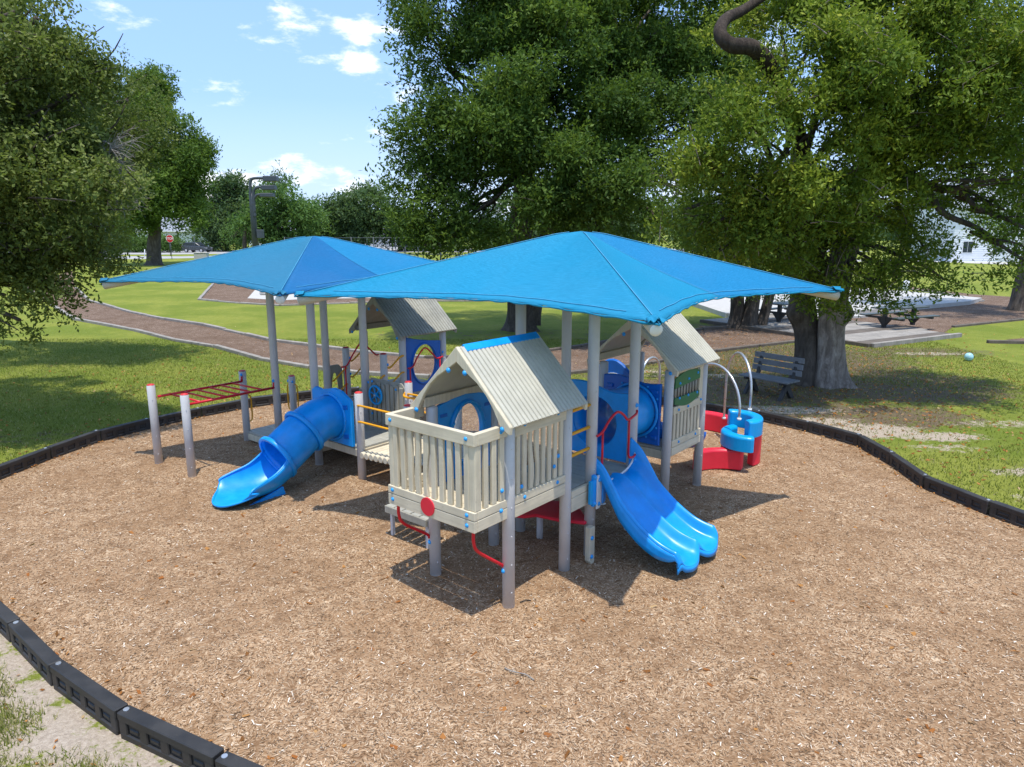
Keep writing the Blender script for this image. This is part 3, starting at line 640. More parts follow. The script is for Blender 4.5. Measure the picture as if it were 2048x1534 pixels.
# ---- left decks ---------------------------------------------------------------
ld = thing('play_deck', 'low grey plank deck behind the blue tube slide with ship wheel barrier', 'deck', 1.45, 4.18)
post(ld, 1.45, 4.18, 1.385, True); post(ld, 2.45, 4.18, 1.385, True); post(ld, 1.45, 7.49, 1.30, True); post(ld, 2.45, 7.49, 1.05, True)
deck(ld, 1.45, 2.45, 4.20, 5.30, .52, 8, 'deck', 'u', .15)
deck(ld, 1.45, 2.45, 6.42, 7.52, .185, 8, 'deck', 'v', .15)
deck(ld, 1.47, 2.45, 5.34, 6.38, .34, 8, 'deck', 'v', .14)
# wheel barrier on u=2.45
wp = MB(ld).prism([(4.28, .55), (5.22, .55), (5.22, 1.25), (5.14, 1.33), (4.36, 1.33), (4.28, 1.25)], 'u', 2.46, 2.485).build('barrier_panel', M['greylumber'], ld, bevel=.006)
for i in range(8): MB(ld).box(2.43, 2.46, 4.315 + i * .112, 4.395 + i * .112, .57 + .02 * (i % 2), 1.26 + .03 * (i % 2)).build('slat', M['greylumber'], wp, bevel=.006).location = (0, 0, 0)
wc = (2.38, 4.93, 1.07)
MB(ld).tube([(wc[0], wc[1] + .155 * math.cos(a), wc[2] + .155 * math.sin(a)) for a in [i * math.pi / 14 for i in range(28)]], .02, 8, closed=True).build('ship_wheel', M['cyan'], ld)
wh = MB(ld).cyl((2.36, wc[1], wc[2]), (2.44, wc[1], wc[2]), .035, None, 14).build('wheel_hub', M['cyan'], ld)
for i in range(6):
    a = i * math.pi / 3 + .3; MB(ld).tube([(wc[0], wc[1], wc[2]), (wc[0], wc[1] + .15 * math.cos(a), wc[2] + .15 * math.sin(a))], .012, 6).build('spoke', M['cyan'], ld)
MB(ld).dome((2.36, wc[1], wc[2]), .02, (-1, 0, 0)).build('hub_nut', M['steel'], ld)
for v, z in ((5.17, 1.25), (5.07, 1.28), (4.47, 1.22), (5.1, .72), (4.95, .80)): bolt(ld, ld, 2.43, v, z, '-u')
# yellow hand loops on the short posts
def loop(t, u, v, z0, z1, du=0, dv=0, r=.013):
    MB(t).tube(smooth_path([(u + du * .2, v + dv * .2, z1), (u + du, v + dv, z1 - .02), (u + du * 1.25, v + dv * 1.25, z1 - .1), (u + du * 1.25, v + dv * 1.25, z0 + .1), (u + du, v + dv, z0 + .02), (u + du * .2, v + dv * .2, z0)], 5), r, 8).build('hand_loop', M['yellow'], t)
loop(ld, 2.45, 7.49, .38, .90, -.03, .085); loop(ld, 2.45, 7.49, .38, .90, .03, -.085)
loop(ld, 1.45, 7.49, .35, .86, .085, -.03)
for dv_ in (.07, -.07): bolt(ld, ld, 2.41, 7.49 + dv_, .95, '-u', 1.1); bolt(ld, ld, 2.41, 7.49 + dv_, .33, '-u', 1.1)
# ---- log bridge and yellow guard rails -----------------------------------------
lb = thing('log_bridge', 'short bridge of round beige logs with yellow rails behind the nearest playhouse', 'log bridge', 1.45, 3.1)
post(lb, 1.45, 3.08, 1.36, True); post(lb, 2.45, 3.08, 1.36, True)
for i in range(10):
    v = 4.06 - i * .108; z = .44 + .006 * i
    lg = MB(lb).tube([(1.36, v, z), (1.372, v, z), (2.53, v, z), (2.545, v, z)], [.044, .052, .052, .044], 16).build('log', M['lumber_u'], lb)
MB(lb).box(1.47, 2.43, 2.0, 3.02, .52, .56).build('bridge_deck', M['deck'], lb, bevel=.005)
for u in (1.45, 2.45):
    for z in (.97, 1.22):
        MB(lb).tube(smooth_path([(u - .05, 4.14, z - .03), (u - .09, 4.05, z), (u - .08, 3.6, z), (u - .08, 3.2, z), (u - .05, 3.12, z - .03)], 5), .016, 10).build('guard_rail', M['yellow'], lb)
        bolt(lb, lb, u - .07, 3.1, z + .05, '-u')
MB(lb).tube(smooth_path([(2.40, 4.20, 1.22), (2.36, 4.18, 1.16), (2.38, 3.9, 1.16), (2.4, 3.5, 1.16)], 5), .018, 10).build('guard_rail', M['yellow'], lb)

# ---- monkey ladder ------------------------------------------------------------
ml = thing('horizontal_ladder', 'low red overhead ladder with two grey posts standing at the left edge', 'monkey bars', -.2, 6.31)
post(ml, -.20, 7.40, 1.33, True); post(ml, -.18, 6.31, 1.33, True)
def mlz(u): return 1.15
ra0, ra1 = (-.13, 7.34, 1.135), (1.40, 7.43, 1.125); rb0, rb1 = (-.11, 6.37, 1.15), (1.40, 6.40, 1.155)
MB(ml).tube([ra0, ra1], .021, 12).build('side_rail', M['red'], ml); MB(ml).tube([rb0, rb1], .021, 12).build('side_rail', M['red'], ml)
for i in range(6):
    s = .14 + i * .145; a = Vector(ra0).lerp(Vector(ra1), s); b = Vector(rb0).lerp(Vector(rb1), s)
    MB(ml).tube([a, b], .016, 10).build('rung', M['red'], ml)
for p in (ra1, rb1): MB(ml).tube([(p[0] - .01, p[1], p[2]), (p[0] + .0, p[1], p[2] + .09)], .018, 8).build('bracket', M['red'], ml); bolt(ml, ml, p[0] - .01, p[1], p[2] + .12, '-u', 1.2)

# ---- tube slide -----------------------------------------------------------------
ts = thing('tube_slide', 'bright blue tube slide with open scooped exit at the left', 'slide', 1.45, 4.75)
tp = MB(ts).holed([(4.27, .53), (5.25, .53), (5.25, 1.30), (5.16, 1.36), (5.0, 1.335), (4.86, 1.36), (4.68, 1.40), (4.5, 1.37), (4.35, 1.29), (4.27, 1.24)], (4.78, .93), .345, .345, 'u', 1.36, 1.42, 48).build('entry_panel', M['slideblue'], ts, bevel=.012)
for v, z, w in ((5.12, 1.14, .07), (4.40, 1.14, .06), (4.40, .68, .06), (5.12, .68, .06)):
    MB(ts).prism([(v - w, z - .03), (v + w, z - .05), (v + w * .9, z + .02), (v - w * .8, z + .04)], 'u', 1.345, 1.362).build('recess', M['blue'], ts, bevel=.006)
axis = smooth_path([(1.40, 4.78, .93), (1.15, 4.78, .92), (.90, 4.77, .83), (.64, 4.76, .67), (.38, 4.76, .515), (.12, 4.76, .43), (-.13, 4.77, .425), (-.38, 4.78, .435), (-.56, 4.78, .455)], 6)
def ring(i, j, n=40, r=None, top=None):
    p = axis[i]; d = (axis[min(i + 1, len(axis) - 1)] - axis[max(i - 1, 0)]).normalized(); x = Vector((0, 1, 0)); y = Vector((-d.z, 0, d.x)); y = -y if y.z < 0 else y
    a = j * 2 * math.pi / n; return p + (x * math.cos(a) + y * math.sin(a)) * r
split1 = 13; split2 = 24
def tube_part(i0, i1, r, name):
    m = MB(ts); n = 40; vs = []; fs = []
    for i in range(i0, i1 + 1):
        for j in range(n): vs.append(ring(i, j, n, r))
    k = i1 - i0
    for i in range(k):
        for j in range(n): fs.append((i * n + j, i * n + (j + 1) % n, (i + 1) * n + (j + 1) % n, (i + 1) * n + j))
    m.add(vs, fs, True); return m.build(name, M['slideblue'], ts, solid=.016)
tube_part(0, split1, .335, 'tube_section'); tube_part(split1, split2, .325, 'tube_section')
for i, r in ((1, .345), (split1, .335), (split2, .325)):
    m = MB(ts); n = 40; p = axis[i]; d = (axis[i + 1] - axis[i - 1]).normalized(); off = .035
    vs = []; fs = []
    prof = [(-off, r - .005), (-off, r + .035), (-off * .5, r + .045), (off * .5, r + .045), (off, r + .035), (off, r - .005)]
    for (o_, rr) in prof:
        for j in range(n): vs.append(ring(i, j, n, rr) + d * o_)
    for q in range(len(prof)):
        for j in range(n): fs.append((q * n + j, q * n + (j + 1) % n, ((q + 1) % 6) * n + (j + 1) % n, ((q + 1) % 6) * n + j))
    m.add(vs, fs, True); m.build('flange_ring', M['slideblue'], ts, bevel=.006)
m = MB(ts); i0, i1 = split2, len(axis) - 1; nn = 30; vs = []
for i in range(i0, i1 + 1):
    s = (i - i0) / (i1 - i0)
    half = 1.75 - .68 * min(1, s * 1.15) ** .8                # opening angle from the bottom
    rr = .325 + .125 * s
    p = axis[i]; d = (axis[min(i + 1, i1)] - axis[i - 1]).normalized(); x = Vector((0, 1, 0)); y = Vector((-d.z, 0, d.x)); y = -y if y.z < 0 else y
    flat = max(0, s - .25) / .75
    for j in range(nn + 1):
        a = -math.pi / 2 - half + 2 * half * j / nn
        if True:
            px_ = math.cos(a) * rr * (1 + .12 * flat); py_ = math.sin(a) * rr
            py_ = py_ * (1 - .12 * flat) 
            back = .34 * flat ** 3 * (abs(px_) / .42) ** 2.2    # rounded tongue
            vs.append(p + x * px_ + y * py_ - d * back)
fs = [(i * (nn + 1) + j, (i + 1) * (nn + 1) + j, (i + 1) * (nn + 1) + j + 1, i * (nn + 1) + j + 1) for i in range(i1 - i0) for j in range(nn)]
m.add(vs, fs, True); ex_ = m.build('exit_scoop', M['slideblue'], ts, solid=.022)
# rolled lip along the scoop
idx = [i * (nn + 1) for i in range(i1 - i0 + 1)] + [(i1 - i0) * (nn + 1) + j for j in range(1, nn + 1)] + [i * (nn + 1) + nn for i in range(i1 - i0 - 1, -1, -1)]
MB(ts).tube([vs[i] for i in idx], .017, 8).build('scoop_lip', M['slideblue'], ts)
for v in (4.55, 5.0):
    MB(ts).prism([(.30, .14), (.34, -.03), (.05, .0), (-.34, -.03), (-.32, -.01), (0, .06)], 'v', v - .02, v + .02).build('foot_fin', M['slideblue'], ts, bevel=.006)
for a in range(7):
    an = a * math.pi / 6; bolt(ts, ts, 1.35, 4.78 + .385 * math.cos(an), .93 + .385 * math.sin(an), '-u', .7)

# ---- slide deck, steps and tunnel (right) -----------------------------------------
sd = thing('play_deck', 'grey plank deck at the top of the double slide between tall posts', 'deck', 1.5, 0)
deck(sd, 1.47, 2.45, .0, 1.07, .87, 7, 'deck', 'v', .17)
MB(sd).box(1.05, 1.47, .05, 1.02, .90, .94).build('step', M['deck'], sd, bevel=.005)
MB(sd).box(1.05, 1.44, -.03, .01, .70, .865).build('step_riser', M['lumber_u'], sd, bevel=.005)
MB(sd).box(1.05, 1.44, -.03, .01, .87, .95).build('step_riser', M['lumber_u'], sd, bevel=.005)
for z in (1.35, 1.60, 1.86): MB(sd).tube([(1.03, .0, z), (1.46, .02, z)], .019, 10).build('guard_bar', M['yellow'], sd)
for z in (1.35, 1.60, 1.86): MB(sd).tube([(1.03, 1.07, z), (1.46, 1.07, z)], .019, 10).build('guard_bar', M['yellow'], sd)
handrail(sd, [(1.47, -.07, 1.50), (1.56, -.09, 1.54), (1.70, -.09, 1.65), (1.86, -.09, 1.71), (2.0, -.09, 1.65), (2.10, -.09, 1.57), (2.22, -.09, 1.58), (2.32, -.08, 1.60), (2.38, -.05, 1.62)],
         [((1.56, -.09, 1.53), (1.56, -.09, 1.06)), ((2.14, -.09, 1.57), (2.14, -.09, 1.12))])
MB(sd).tube(smooth_path([(2.14, -.09, 1.14), (2.17, -.09, 1.08), (2.28, -.08, 1.06), (2.38, -.05, 1.06)], 5), .014, 8).build('handrail', M['red'], sd)
bolt(sd, sd, 2.36, -.06, 1.69, '-v', 1.2); bolt(sd, sd, 2.36, -.06, 1.0, '-v', 1.2)
sr = thing('stepping_post', 'short beige plank bolted upright beside the tall post, foot in the mulch', 'plank', 1.32, -.1)
MB(sr).prism([(1.29, .46), (1.385, .46), (1.385, -.02), (1.36, -.04), (1.29, .05)], 'v', -.13, -.06).build('plank', M['lumber'], sr, bevel=.006)
MB(sr).box(1.387, 1.405, -.12, -.07, .02, .45).build('plank_edge', M['lumber'], sr, bevel=.004)
for z in (.33, .10): bolt(sr, sr, 1.33, -.13, z, '-v', 1.2)
tn = thing('crawl_tunnel', 'deep blue crawl tunnel joining two flat blue panels above the slide deck', 'tunnel', 2.45, .57)
wav = lambda c0, c1, z0, z1: [(c0 + (c1 - c0) * i / 10, z0 + (z1 - z0) * i / 10 + .03 * math.sin(i / 10 * 2 * math.pi)) for i in range(11)]
MB(tn).holed([(.10, .90), (1.0, .90)] + wav(1.0, .10, 1.86, 1.80), (.60, 1.36), .335, .335, 'u', 2.42, 2.47, 48).build('tunnel_panel', M['slideblue'], tn, bevel=.01)
MB(tn).holed([(.20, .86), (1.12, .86)] + wav(1.12, .20, 1.76, 1.74), (.60, 1.32), .35, .35, 'u', 3.44, 3.49, 48).build('tunnel_panel', M['blue'], tn, bevel=.012)
m = MB(tn); m.tube([(2.45, .60, 1.36), (2.7, .60, 1.36), (3.2, .60, 1.33), (3.46, .60, 1.32)], .345, 40, cap=False); m.build('tunnel_tube', M['slideblue'], tn, solid=.015)
for u, z in ((2.50, 1.36), (3.41, 1.32)): MB(tn).tube([(u, .60 + .37 * math.cos(a), z + .37 * math.sin(a)) for a in [i * math.pi / 20 for i in range(40)]], .022, 8, closed=True).build('flange_ring', M['slideblue'], tn)
for i in range(12):
    a = i * math.pi / 6; bolt(tn, tn, 3.43, .60 + .41 * math.cos(a), 1.32 + .41 * math.sin(a), '-u', .7)
for v, z in ((.28, 1.62), (.28, .97), (1.0, 1.62), (1.02, .97)): MB(tn).box(3.42, 3.441, v - .05, v + .05, z - .03, z + .03).build('recess', M['blue'], tn, bevel=.012)
# ---- right playhouse ----------------------------------------------------------------
p3 = thing('playhouse', 'beige playhouse with green barred window panel, under the right shade canopy', 'playhouse', 3.5, .12, 'gabled playhouses on grey posts')
for (u, v) in ((3.52, .12), (4.56, .12), (3.52, 1.17), (4.56, 1.17)): post(p3, u, v, 1.93)
deck(p3, 3.5, 4.56, .14, 1.17, .83, 7, 'deck', 'v', .16)
gable_roof(p3, 3.36, 4.68, .645, .685, 1.975, 2.60, (.02, 0))
MB(p3).box(3.59, 4.48, .07, .115, .71, .82).build('lower_board', M['lumber_u'], p3, bevel=.005)
MB(p3).box(3.59, 4.48, .07, .115, .826, .925).build('upper_board', M['lumber_u'], p3, bevel=.005)
MB(p3).box(3.60, 4.47, .072, .112, 1.295, 1.40).build('middle_board', M['lumber_u'], p3, bevel=.005)
MB(p3).box(3.60, 4.47, .072, .112, 1.86, 1.95).build('top_board', M['lumber_u'], p3, bevel=.005)
MB(p3).box(4.36, 4.47, .075, .108, 1.40, 1.86).build('side_board', M['lumber'], p3, bevel=.005)
slat_wall_u(p3, 3.61, 4.46, .095, .925, 1.295, 8, (4,), 'lumber', .03)
arc = [(3.61 + .75 * i / 12, 1.80 + .06 * math.sin(math.pi * (i / 12)) + .02 * i / 12) for i in range(13)]
MB(p3).prism([(3.61, 1.66), (4.36, 1.70)] + arc[::-1], 'v', .068, .090).build('green_panel', M['green'], p3, bevel=.003)
MB(p3).prism([(3.61, 1.565 - .04), (4.36, 1.56 - .04)] + [(4.36 - .75 * i / 12, 1.44 - .07 * math.sin(math.pi * i / 12)) for i in range(13)], 'v', .068, .090).build('green_panel', M['green'], p3, bevel=.003)
for i in range(8):
    u = 3.66 + i * .088; MB(p3).cyl((u, .095, 1.50), (u, .095, 1.72), .018, None, 10).build('bar', M['greylumber'], p3)
MB(p3).box(3.62, 4.36, .12, .13, 1.5, 1.72).build('shadow_board', M['black'], p3)  # black board standing in for the shade behind the bars
for u in (3.70, 3.92, 4.14, 4.40): bolt(p3, p3, u, .07, 1.895, '-v', .85)
for u, z in ((3.74, 1.72), (4.0, 1.745), (4.28, 1.79), (3.74, 1.51), (4.0, 1.51), (4.28, 1.50), (3.74, 1.345), (4.02, 1.345), (4.42, 1.37), (3.78, .875), (4.30, .875)): bolt(p3, p3, u, .065, z, '-v', .85)
# arched blue activity panel and steel hoops behind it
ap = thing('activity_panel', 'arched dark blue play panel with a pale sticker behind the tunnel', 'play panel', 4.56, 1.8)
MB(ap).prism([(1.20, .9), (2.1, .9), (2.1, 1.45)] + [(2.1 - .9 * i / 10, 1.45 + .32 * math.sin(math.pi * i / 10)) for i in range(1, 10)] + [(1.20, 1.45)], 'u', 4.52, 4.58).build('panel', M['blue'], ap, bevel=.02)
MB(ap).prism([(1.62 + .13 * math.cos(a), 1.50 + .05 * math.sin(a)) for a in [i * math.pi / 8 for i in range(16)]], 'u', 4.51, 4.522).build('sticker', M['white'], ap)
post(ap, 4.56, 2.12, 1.3)
# blue curved chute under and behind the right playhouse
ch = thing('curved_slide', 'blue curved open chute half hidden beneath the right playhouse', 'slide', 4.2, .9)
MB(ch).grid(lambda a, b: (lambda th, ps: (4.55 + (1.0 - .28 * math.cos(ps)) * math.cos(th) * .9, 1.1 + (1.0 - .28 * math.cos(ps)) * math.sin(th) * .75, .86 - .56 * a + .22 - .26 * math.sin(ps)))(-2.4 + 1.9 * a, b * math.pi), 22, 12).build('chute', M['blue'], ch, solid=.02)


# ---- double slide ---------------------------------------------------------------------
ds = thing('double_slide', 'bright blue double wide slide with two troughs coming down at the right', 'slide', 2.0, 0)
def sl_prof(s):                                        # s 0..1 -> (v, z) of the trough floor
    P_ = [(0.02, .85), (-.12, .83), (-.26, .72), (-.43, .55), (-.62, .39), (-.82, .27), (-.98, .215), (-1.09, .20), (-1.18, .18)]
    x = s * (len(P_) - 1); i = min(int(x), len(P_) - 2); f = x - i
    a, b, c, d = P_[max(i - 1, 0)], P_[i], P_[i + 1], P_[min(i + 2, len(P_) - 1)]
    return [.5 * (2 * b[k] + (c[k] - a[k]) * f + (2 * a[k] - 5 * b[k] + 4 * c[k] - d[k]) * f * f + (3 * b[k] - a[k] - 3 * c[k] + d[k]) * f ** 3) for k in (0, 1)]
def slide_pt(s, q):
    v, z = sl_prof(s); t_ = 2 * q - 1                  # -1..1 across
    wide = .43 + .06 * s
    uc = 1.97 + .10 * s + wide * t_
    at_ = abs(t_)
    edge = .5 + .5 * math.tanh((at_ - .90) / .035); mid = math.exp(-(t_ / .13) ** 2)
    bow = .035 * (((at_ - .5) / .4) ** 2 if at_ < .9 else 1)
    eh = (.27 * (1 - min(1, s * 3.2)) + .13) * (1 - max(0, s - .86) / .14 * .75)
    mh = .085 * min(1, s * 3 + .1) * (1 - max(0, s - .88) / .12 * .8)
    z += edge * eh + mid * mh + bow
    if s > .75:                                       # two rounded tongues
        e = (s - .75) / .25; lane = (at_ - .5) / .5
        v += .075 * e ** 2 * min(1, abs(lane)) ** 2.0
        z -= .03 * e * e
    out = max(0, at_ - .93) / .07
    z -= out ** 2 * .05; uc += math.copysign(out * .02, t_)
    return (uc, v, z)
MB(ds).grid(slide_pt, 44, 60).build('slide_bed', M['slideblue'], ds, solid=.03)
for sg in (-1, 1):                                     # outer skirts below the rails
    def skirt(a, b, sg=sg):
        u, v, z = slide_pt(a * .95, .5 + .5 * sg); return (u + sg * .004, v, z - b * (.14 + .06 * math.sin(math.pi * min(1, a * 1.1))) * (1 - a ** 5))
    MB(ds).grid(skirt, 36, 3).build('side_skirt', M['slideblue'], ds, solid=.02)
MB(ds).grid(lambda a, b: (lambda p: (p[0], p[1], p[2] - .002 - .07 * b))(slide_pt(1.0, a)), 50, 2).build('end_lip', M['slideblue'], ds, solid=.02)
MB(ds).cyl((1.86, -1.05, -.03), (1.86, -1.05, .19), .024, None, 14).build('support_leg', M['slideblue'], ds)
MB(ds).prism([(1.475, .62), (1.54, .62), (1.575, .66), (1.575, .98), (1.55, 1.03), (1.49, 1.03), (1.475, 1.0)], 'v', -.088, -.068).build('mount_plate', M['white'], ds, bevel=.006)
MB(ds).prism([(1.578, .66), (1.63, .66), (1.66, .70), (1.66, 1.0), (1.578, 1.02)], 'v', -.10, -.03).build('entry_wing', M['slideblue'], ds, bevel=.012)
MB(ds).tube(smooth_path([(1.60, -.02, .90), (1.68, -.03, .868), (1.95, -.03, .868), (2.20, -.03, .90), (2.33, -.04, .98), (2.40, -.05, 1.12), (2.44, -.06, 1.15)], 5), .012, 8).build('white_edge', M['white'], ds)
for z in (.68, .97): bolt(ds, ds, 1.52, -.088, z, '-v', 1.2)
cl = thing('post_clamp', 'bright blue plastic bracket bolted between playhouse and tall post', 'bracket', 1.42, -.08)
MB(cl).box(1.33, 1.38, -.10, -.06, .72, 1.0).build('side_lug', M['cyan'], cl, bevel=.006)
MB(cl).box(1.382, 1.44, -.105, -.06, .68, 1.06).build('plate', M['slideblue'], cl, bevel=.008)
for z in (.72, 1.03): bolt(cl, cl, 1.41, -.105, z, '-v', 1.2)

# ---- red counter and low grey bench below the front house --------------------------------
rc = thing('play_counter', 'red moulded counter with yellow ring under the front playhouse', 'counter', 1.4, .4)
pts_ = [(1.47, .02), (1.40, .02), (1.28, .30), (1.22, .60), (1.10, .68), (1.02, .84), (1.10, 1.0), (1.28, 1.02), (1.45, .98), (1.62, .86), (1.80, .60), (1.72, .3)]
MB(rc).prism(pts_, 'z', .42, .46).build('counter_top', M['redplastic'], rc, bevel=.012)
MB(rc).tube([(1.22 + .085 * math.cos(a), .84 + .085 * math.sin(a), .462) for a in [i * math.pi / 12 for i in range(24)]], .016, 8, closed=True).build('yellow_ring', M['yellow'], rc)
MB(rc).prism([(1.22 + .075 * math.cos(a), .84 + .075 * math.sin(a)) for a in [i * math.pi / 10 for i in range(20)]], 'z', .461, .464).build('basin', M['black'], rc)
MB(rc).cyl((1.45, .72, -.03), (1.45, .72, .42), .04, None, 12).build('leg', M['post'], rc)
lbn = thing('step_bench', 'low grey plank step with steel legs behind the balcony corner', 'step', .4, 1.9)
for i in range(5): MB(lbn).box(.34, .64, 1.56 + i * .15, 1.69 + i * .15, .38, .42).build('plank', M['deck'], lbn, bevel=.005)
MB(lbn).box(.31, .34, 1.55, 2.29, .33, .42).build('edge_board', M['greylumber'], lbn, bevel=.004)
for v in (1.6, 2.24): MB(lbn).box(.37, .41, v - .02, v + .02, -.02, .38).build('leg', M['post'], lbn)

# ---- red and blue curved climber -------------------------------------------------------------
cb = wthing('curved_climber', 'red and sky blue curved climbing wall with steel hoops at the right', 'climber', (3.6, 11.9, 0), 0)
def arc_wall(name, c, r, a0, a1, z0, z1, mat, w=.17):
    n = 22; c = Vector((c[0] - 3.6, c[1] - 11.9, 0)); prof = [(-w / 2, z0), (w / 2, z0), (w / 2 + .0, z1 - .03), (w / 2 - .03, z1), (-w / 2 + .03, z1), (-w / 2, z1 - .03)]
    m = MB(); vs = []
    for i in range(n + 1):
        a = a0 + (a1 - a0) * i / n; d = Vector((math.cos(a), math.sin(a), 0))
        e = .025 if i in (0, n) else 0
        for o_, z in prof: vs.append(c + d * (r + o_ * (1 - e * 8)) + Vector((0, 0, z)))
    k = len(prof); fs = [(i * k + j, i * k + (j + 1) % k, (i + 1) * k + (j + 1) % k, (i + 1) * k + j) for i in range(n) for j in range(k)]
    fs += [tuple(range(k)), tuple(n * k + j for j in range(k - 1, -1, -1))]
    m.add(vs, fs); m.build(name, M[mat], cb, bevel=.012)
arc_wall('low_wall', (3.33, 10.38), .66, R(58), R(128), .03, .36, 'redplastic', .15)
arc_wall('low_wall', (3.85, 11.17), .36, R(120), R(185), .03, .36, 'redplastic')
arc_wall('low_wall', (3.42, 12.75), .66, R(2), R(115), .03, .38, 'redplastic')
arc_wall('low_wall', (2.2, 12.2), .5, R(100), R(260), .03, .36, 'redplastic')
arc_wall('middle_wall', (3.83, 11.15), .36, R(110), R(262), .37, .62, 'cyan')
arc_wall('high_wall', (3.62, 11.30), .36, R(-75), R(88), .56, .84, 'cyan')
MB().cyl((.32, -.46, .36), (.32, -.46, .56), .06, None, 12).build('wall_spacer', M['cyan'], cb)
arc_wall('low_wall', (3.75, 11.45), .30, R(-65), R(-5), .03, .56, 'redplastic', .14)
def hoop(a, b, top, r=.021):
    a = Vector(a); b = Vector(b); mid = (a + b) / 2; n = 18; o_ = Vector((-3.6, -11.9, 0)); ra = (b - a) / 2; ra.z = 0
    pts = [a] + [mid - ra * math.cos(math.pi * i / n) + Vector((0, 0, 0)) for i in range(n + 1)] + [b]
    h0 = top - ra.length * 1.0
    P_ = [a + o_]
    for i in range(n + 1):
        q = mid - ra * math.cos(math.pi * i / n); P_.append(Vector((q.x, q.y, h0 + (top - h0) * math.sin(math.pi * i / n))) + o_)
    P_.append(b + o_)
    MB().tube(P_, r, 12).build('steel_hoop', M['steel'], cb)
    for p in (a, b): MB().cyl(p + o_ + Vector((0, 0, -.005)), p + o_ + Vector((0, 0, .025)), .034, None, 12).build('hoop_foot', M['white'], cb)
hoop((3.60, 11.0, .84), (3.10, 12.2, .38), 1.62)
hoop((3.97, 11.62, .84), (3.90, 12.78, .38), 1.70)
hoop((2.75, 13.1, .38), (2.35, 12.7, .38), 1.5)

# ================================================================== SHADE CANOPIES
def canopy(label, posts, peak, corners, mats, arm=.06):
    t_ = thing('shade_canopy', label, 'shade canopy', peak[0], peak[1], 'blue fabric shade canopies')
    for (u, v) in posts: post(t_, u, v, 3.42, ring=True)
    pk = Vector(peak); Cn = [Vector(c) for c in corners]
    for c in Cn: 
        d = (pk - c); a = c + d.normalized() * .10 + Vector((0, 0, -.078)); 
        MB(t_).tube([a - d.normalized() * .04, pk + Vector((0, 0, -.16))], arm, 16).build('rafter', M['rafter'], t_)
        a2 = a - d.normalized() * .043; MB(t_).dome(a2, arm * .98, -d, 16, 3, .25).build('rafter_cap', M['white'], t_)
    for k in range(4):
        A, B = Cn[k], Cn[(k + 1) % 4]
        def edge(s, A=A, B=B):
            p = A.lerp(B, s); cen = Vector((pk.x, pk.y, 0)); inn = (cen - Vector((p.x, p.y, 0))).normalized()
            f = (4 * s * (1 - s)) ** .85
            return p + inn * .50 * f + Vector((0, 0, .05 * f))
        def face(a, b, s0=0, s1=1, A=A, B=B):
            s = s0 + (s1 - s0) * b; e = edge(s); r = a
            p = pk.lerp(e, r); sag = .045 * math.sin(math.pi * r) * (4 * s * (1 - s)) ** .8
            crumple = 0
            if r > .86: 
                near = max(0, 1 - min(s, 1 - s) / .14) * (r - .86) / .14; crumple = near * .012 * math.sin(s * 160 + r * 40)
            peakr = -.03 * max(0, 1 - r / .08)
            return p + Vector((0, 0, -sag + crumple + peakr))
        mm = mats[k]
        if isinstance(mm, tuple):  # the two halves differ by the sheen painted into their colour
            for q in (0, 1): MB(t_).grid(lambda a, b, q=q: face(a, b, q * .5, q * .5 + .5), 28, 20).build('fabric_panel', M[mm[q]], t_, solid=.004)
        else: MB(t_).grid(face, 28, 40).build('fabric_panel', M[mm], t_, solid=.004)
        MB(t_).tube([edge(i / 40) + Vector((0, 0, -.012 + .006 * math.sin(i * 1.9))) for i in range(41)], [.011 + .004 * math.sin(i * 2.3) for i in range(41)], 6).build('hem', M[mm[0] if isinstance(mm, tuple) else mm], t_)
        up_ = Vector((0, 0, .007))
        MB(t_).tube([pk.lerp(A, .04 + .94 * i / 20) + up_ + Vector((0, 0, -.03 * max(0, 1 - (.04 + .94 * i / 20) / .08))) for i in range(21)], .0045, 5).build('seam', M['cloth_seam'], t_)
        MB(t_).tube([face(.94 - .003 * math.sin(i * .9), .05 + .9 * i / 40) + up_ for i in range(41)], .0035, 4).build('seam', M['cloth_seam'], t_)
    for c in Cn:                                       # patch and gathered cloth on the corner
        d = (pk - c).normalized(); n_ = Vector((0, 0, 1)); x = d.cross(n_).normalized()
        m = MB(t_); K = 14
        m.grid(lambda a, b: c + d * (.02 + .11 * a) + x * (.09 * (b - .5) * 2 * (1 - .2 * a)) + Vector((0, 0, .028 + .02 * math.sin(b * 15) * (1 - a) - .10 * abs(b - .5) ** 1.6)), 6, K)
        m.build('corner_patch', M[mats[3]], t_, solid=.006)
    return t_
canopy('large bright blue pyramid shade canopy nearer the camera, over the double slide', [(1.5, .02), (1.51, 1.08), (2.46, .05), (2.46, 1.08)], (2.0, .57, 3.80),
       [(.24, -1.45, 3.02), (4.50, -1.70, 3.035), (4.3, 3.1, 3.02), (-.19, 3.20, 3.015)], [('cloth_a', 'cloth_b'), 'cloth_b', 'cloth_a', 'cloth_a'])
canopy('duller blue pyramid shade canopy over the tube slide, left of the other', [(1.47, 5.32), (1.45, 6.42), (2.45, 5.28), (2.45, 6.36)], (1.97, 5.83, 3.71),
       [(-.18, 3.55, 3.0), (4.2, 3.65, 3.0), (4.3, 8.0, 3.0), (-.66, 7.72, 3.0)], [('cloth_d', 'cloth_b'), 'cloth_b', 'cloth_b', 'cloth_c'])

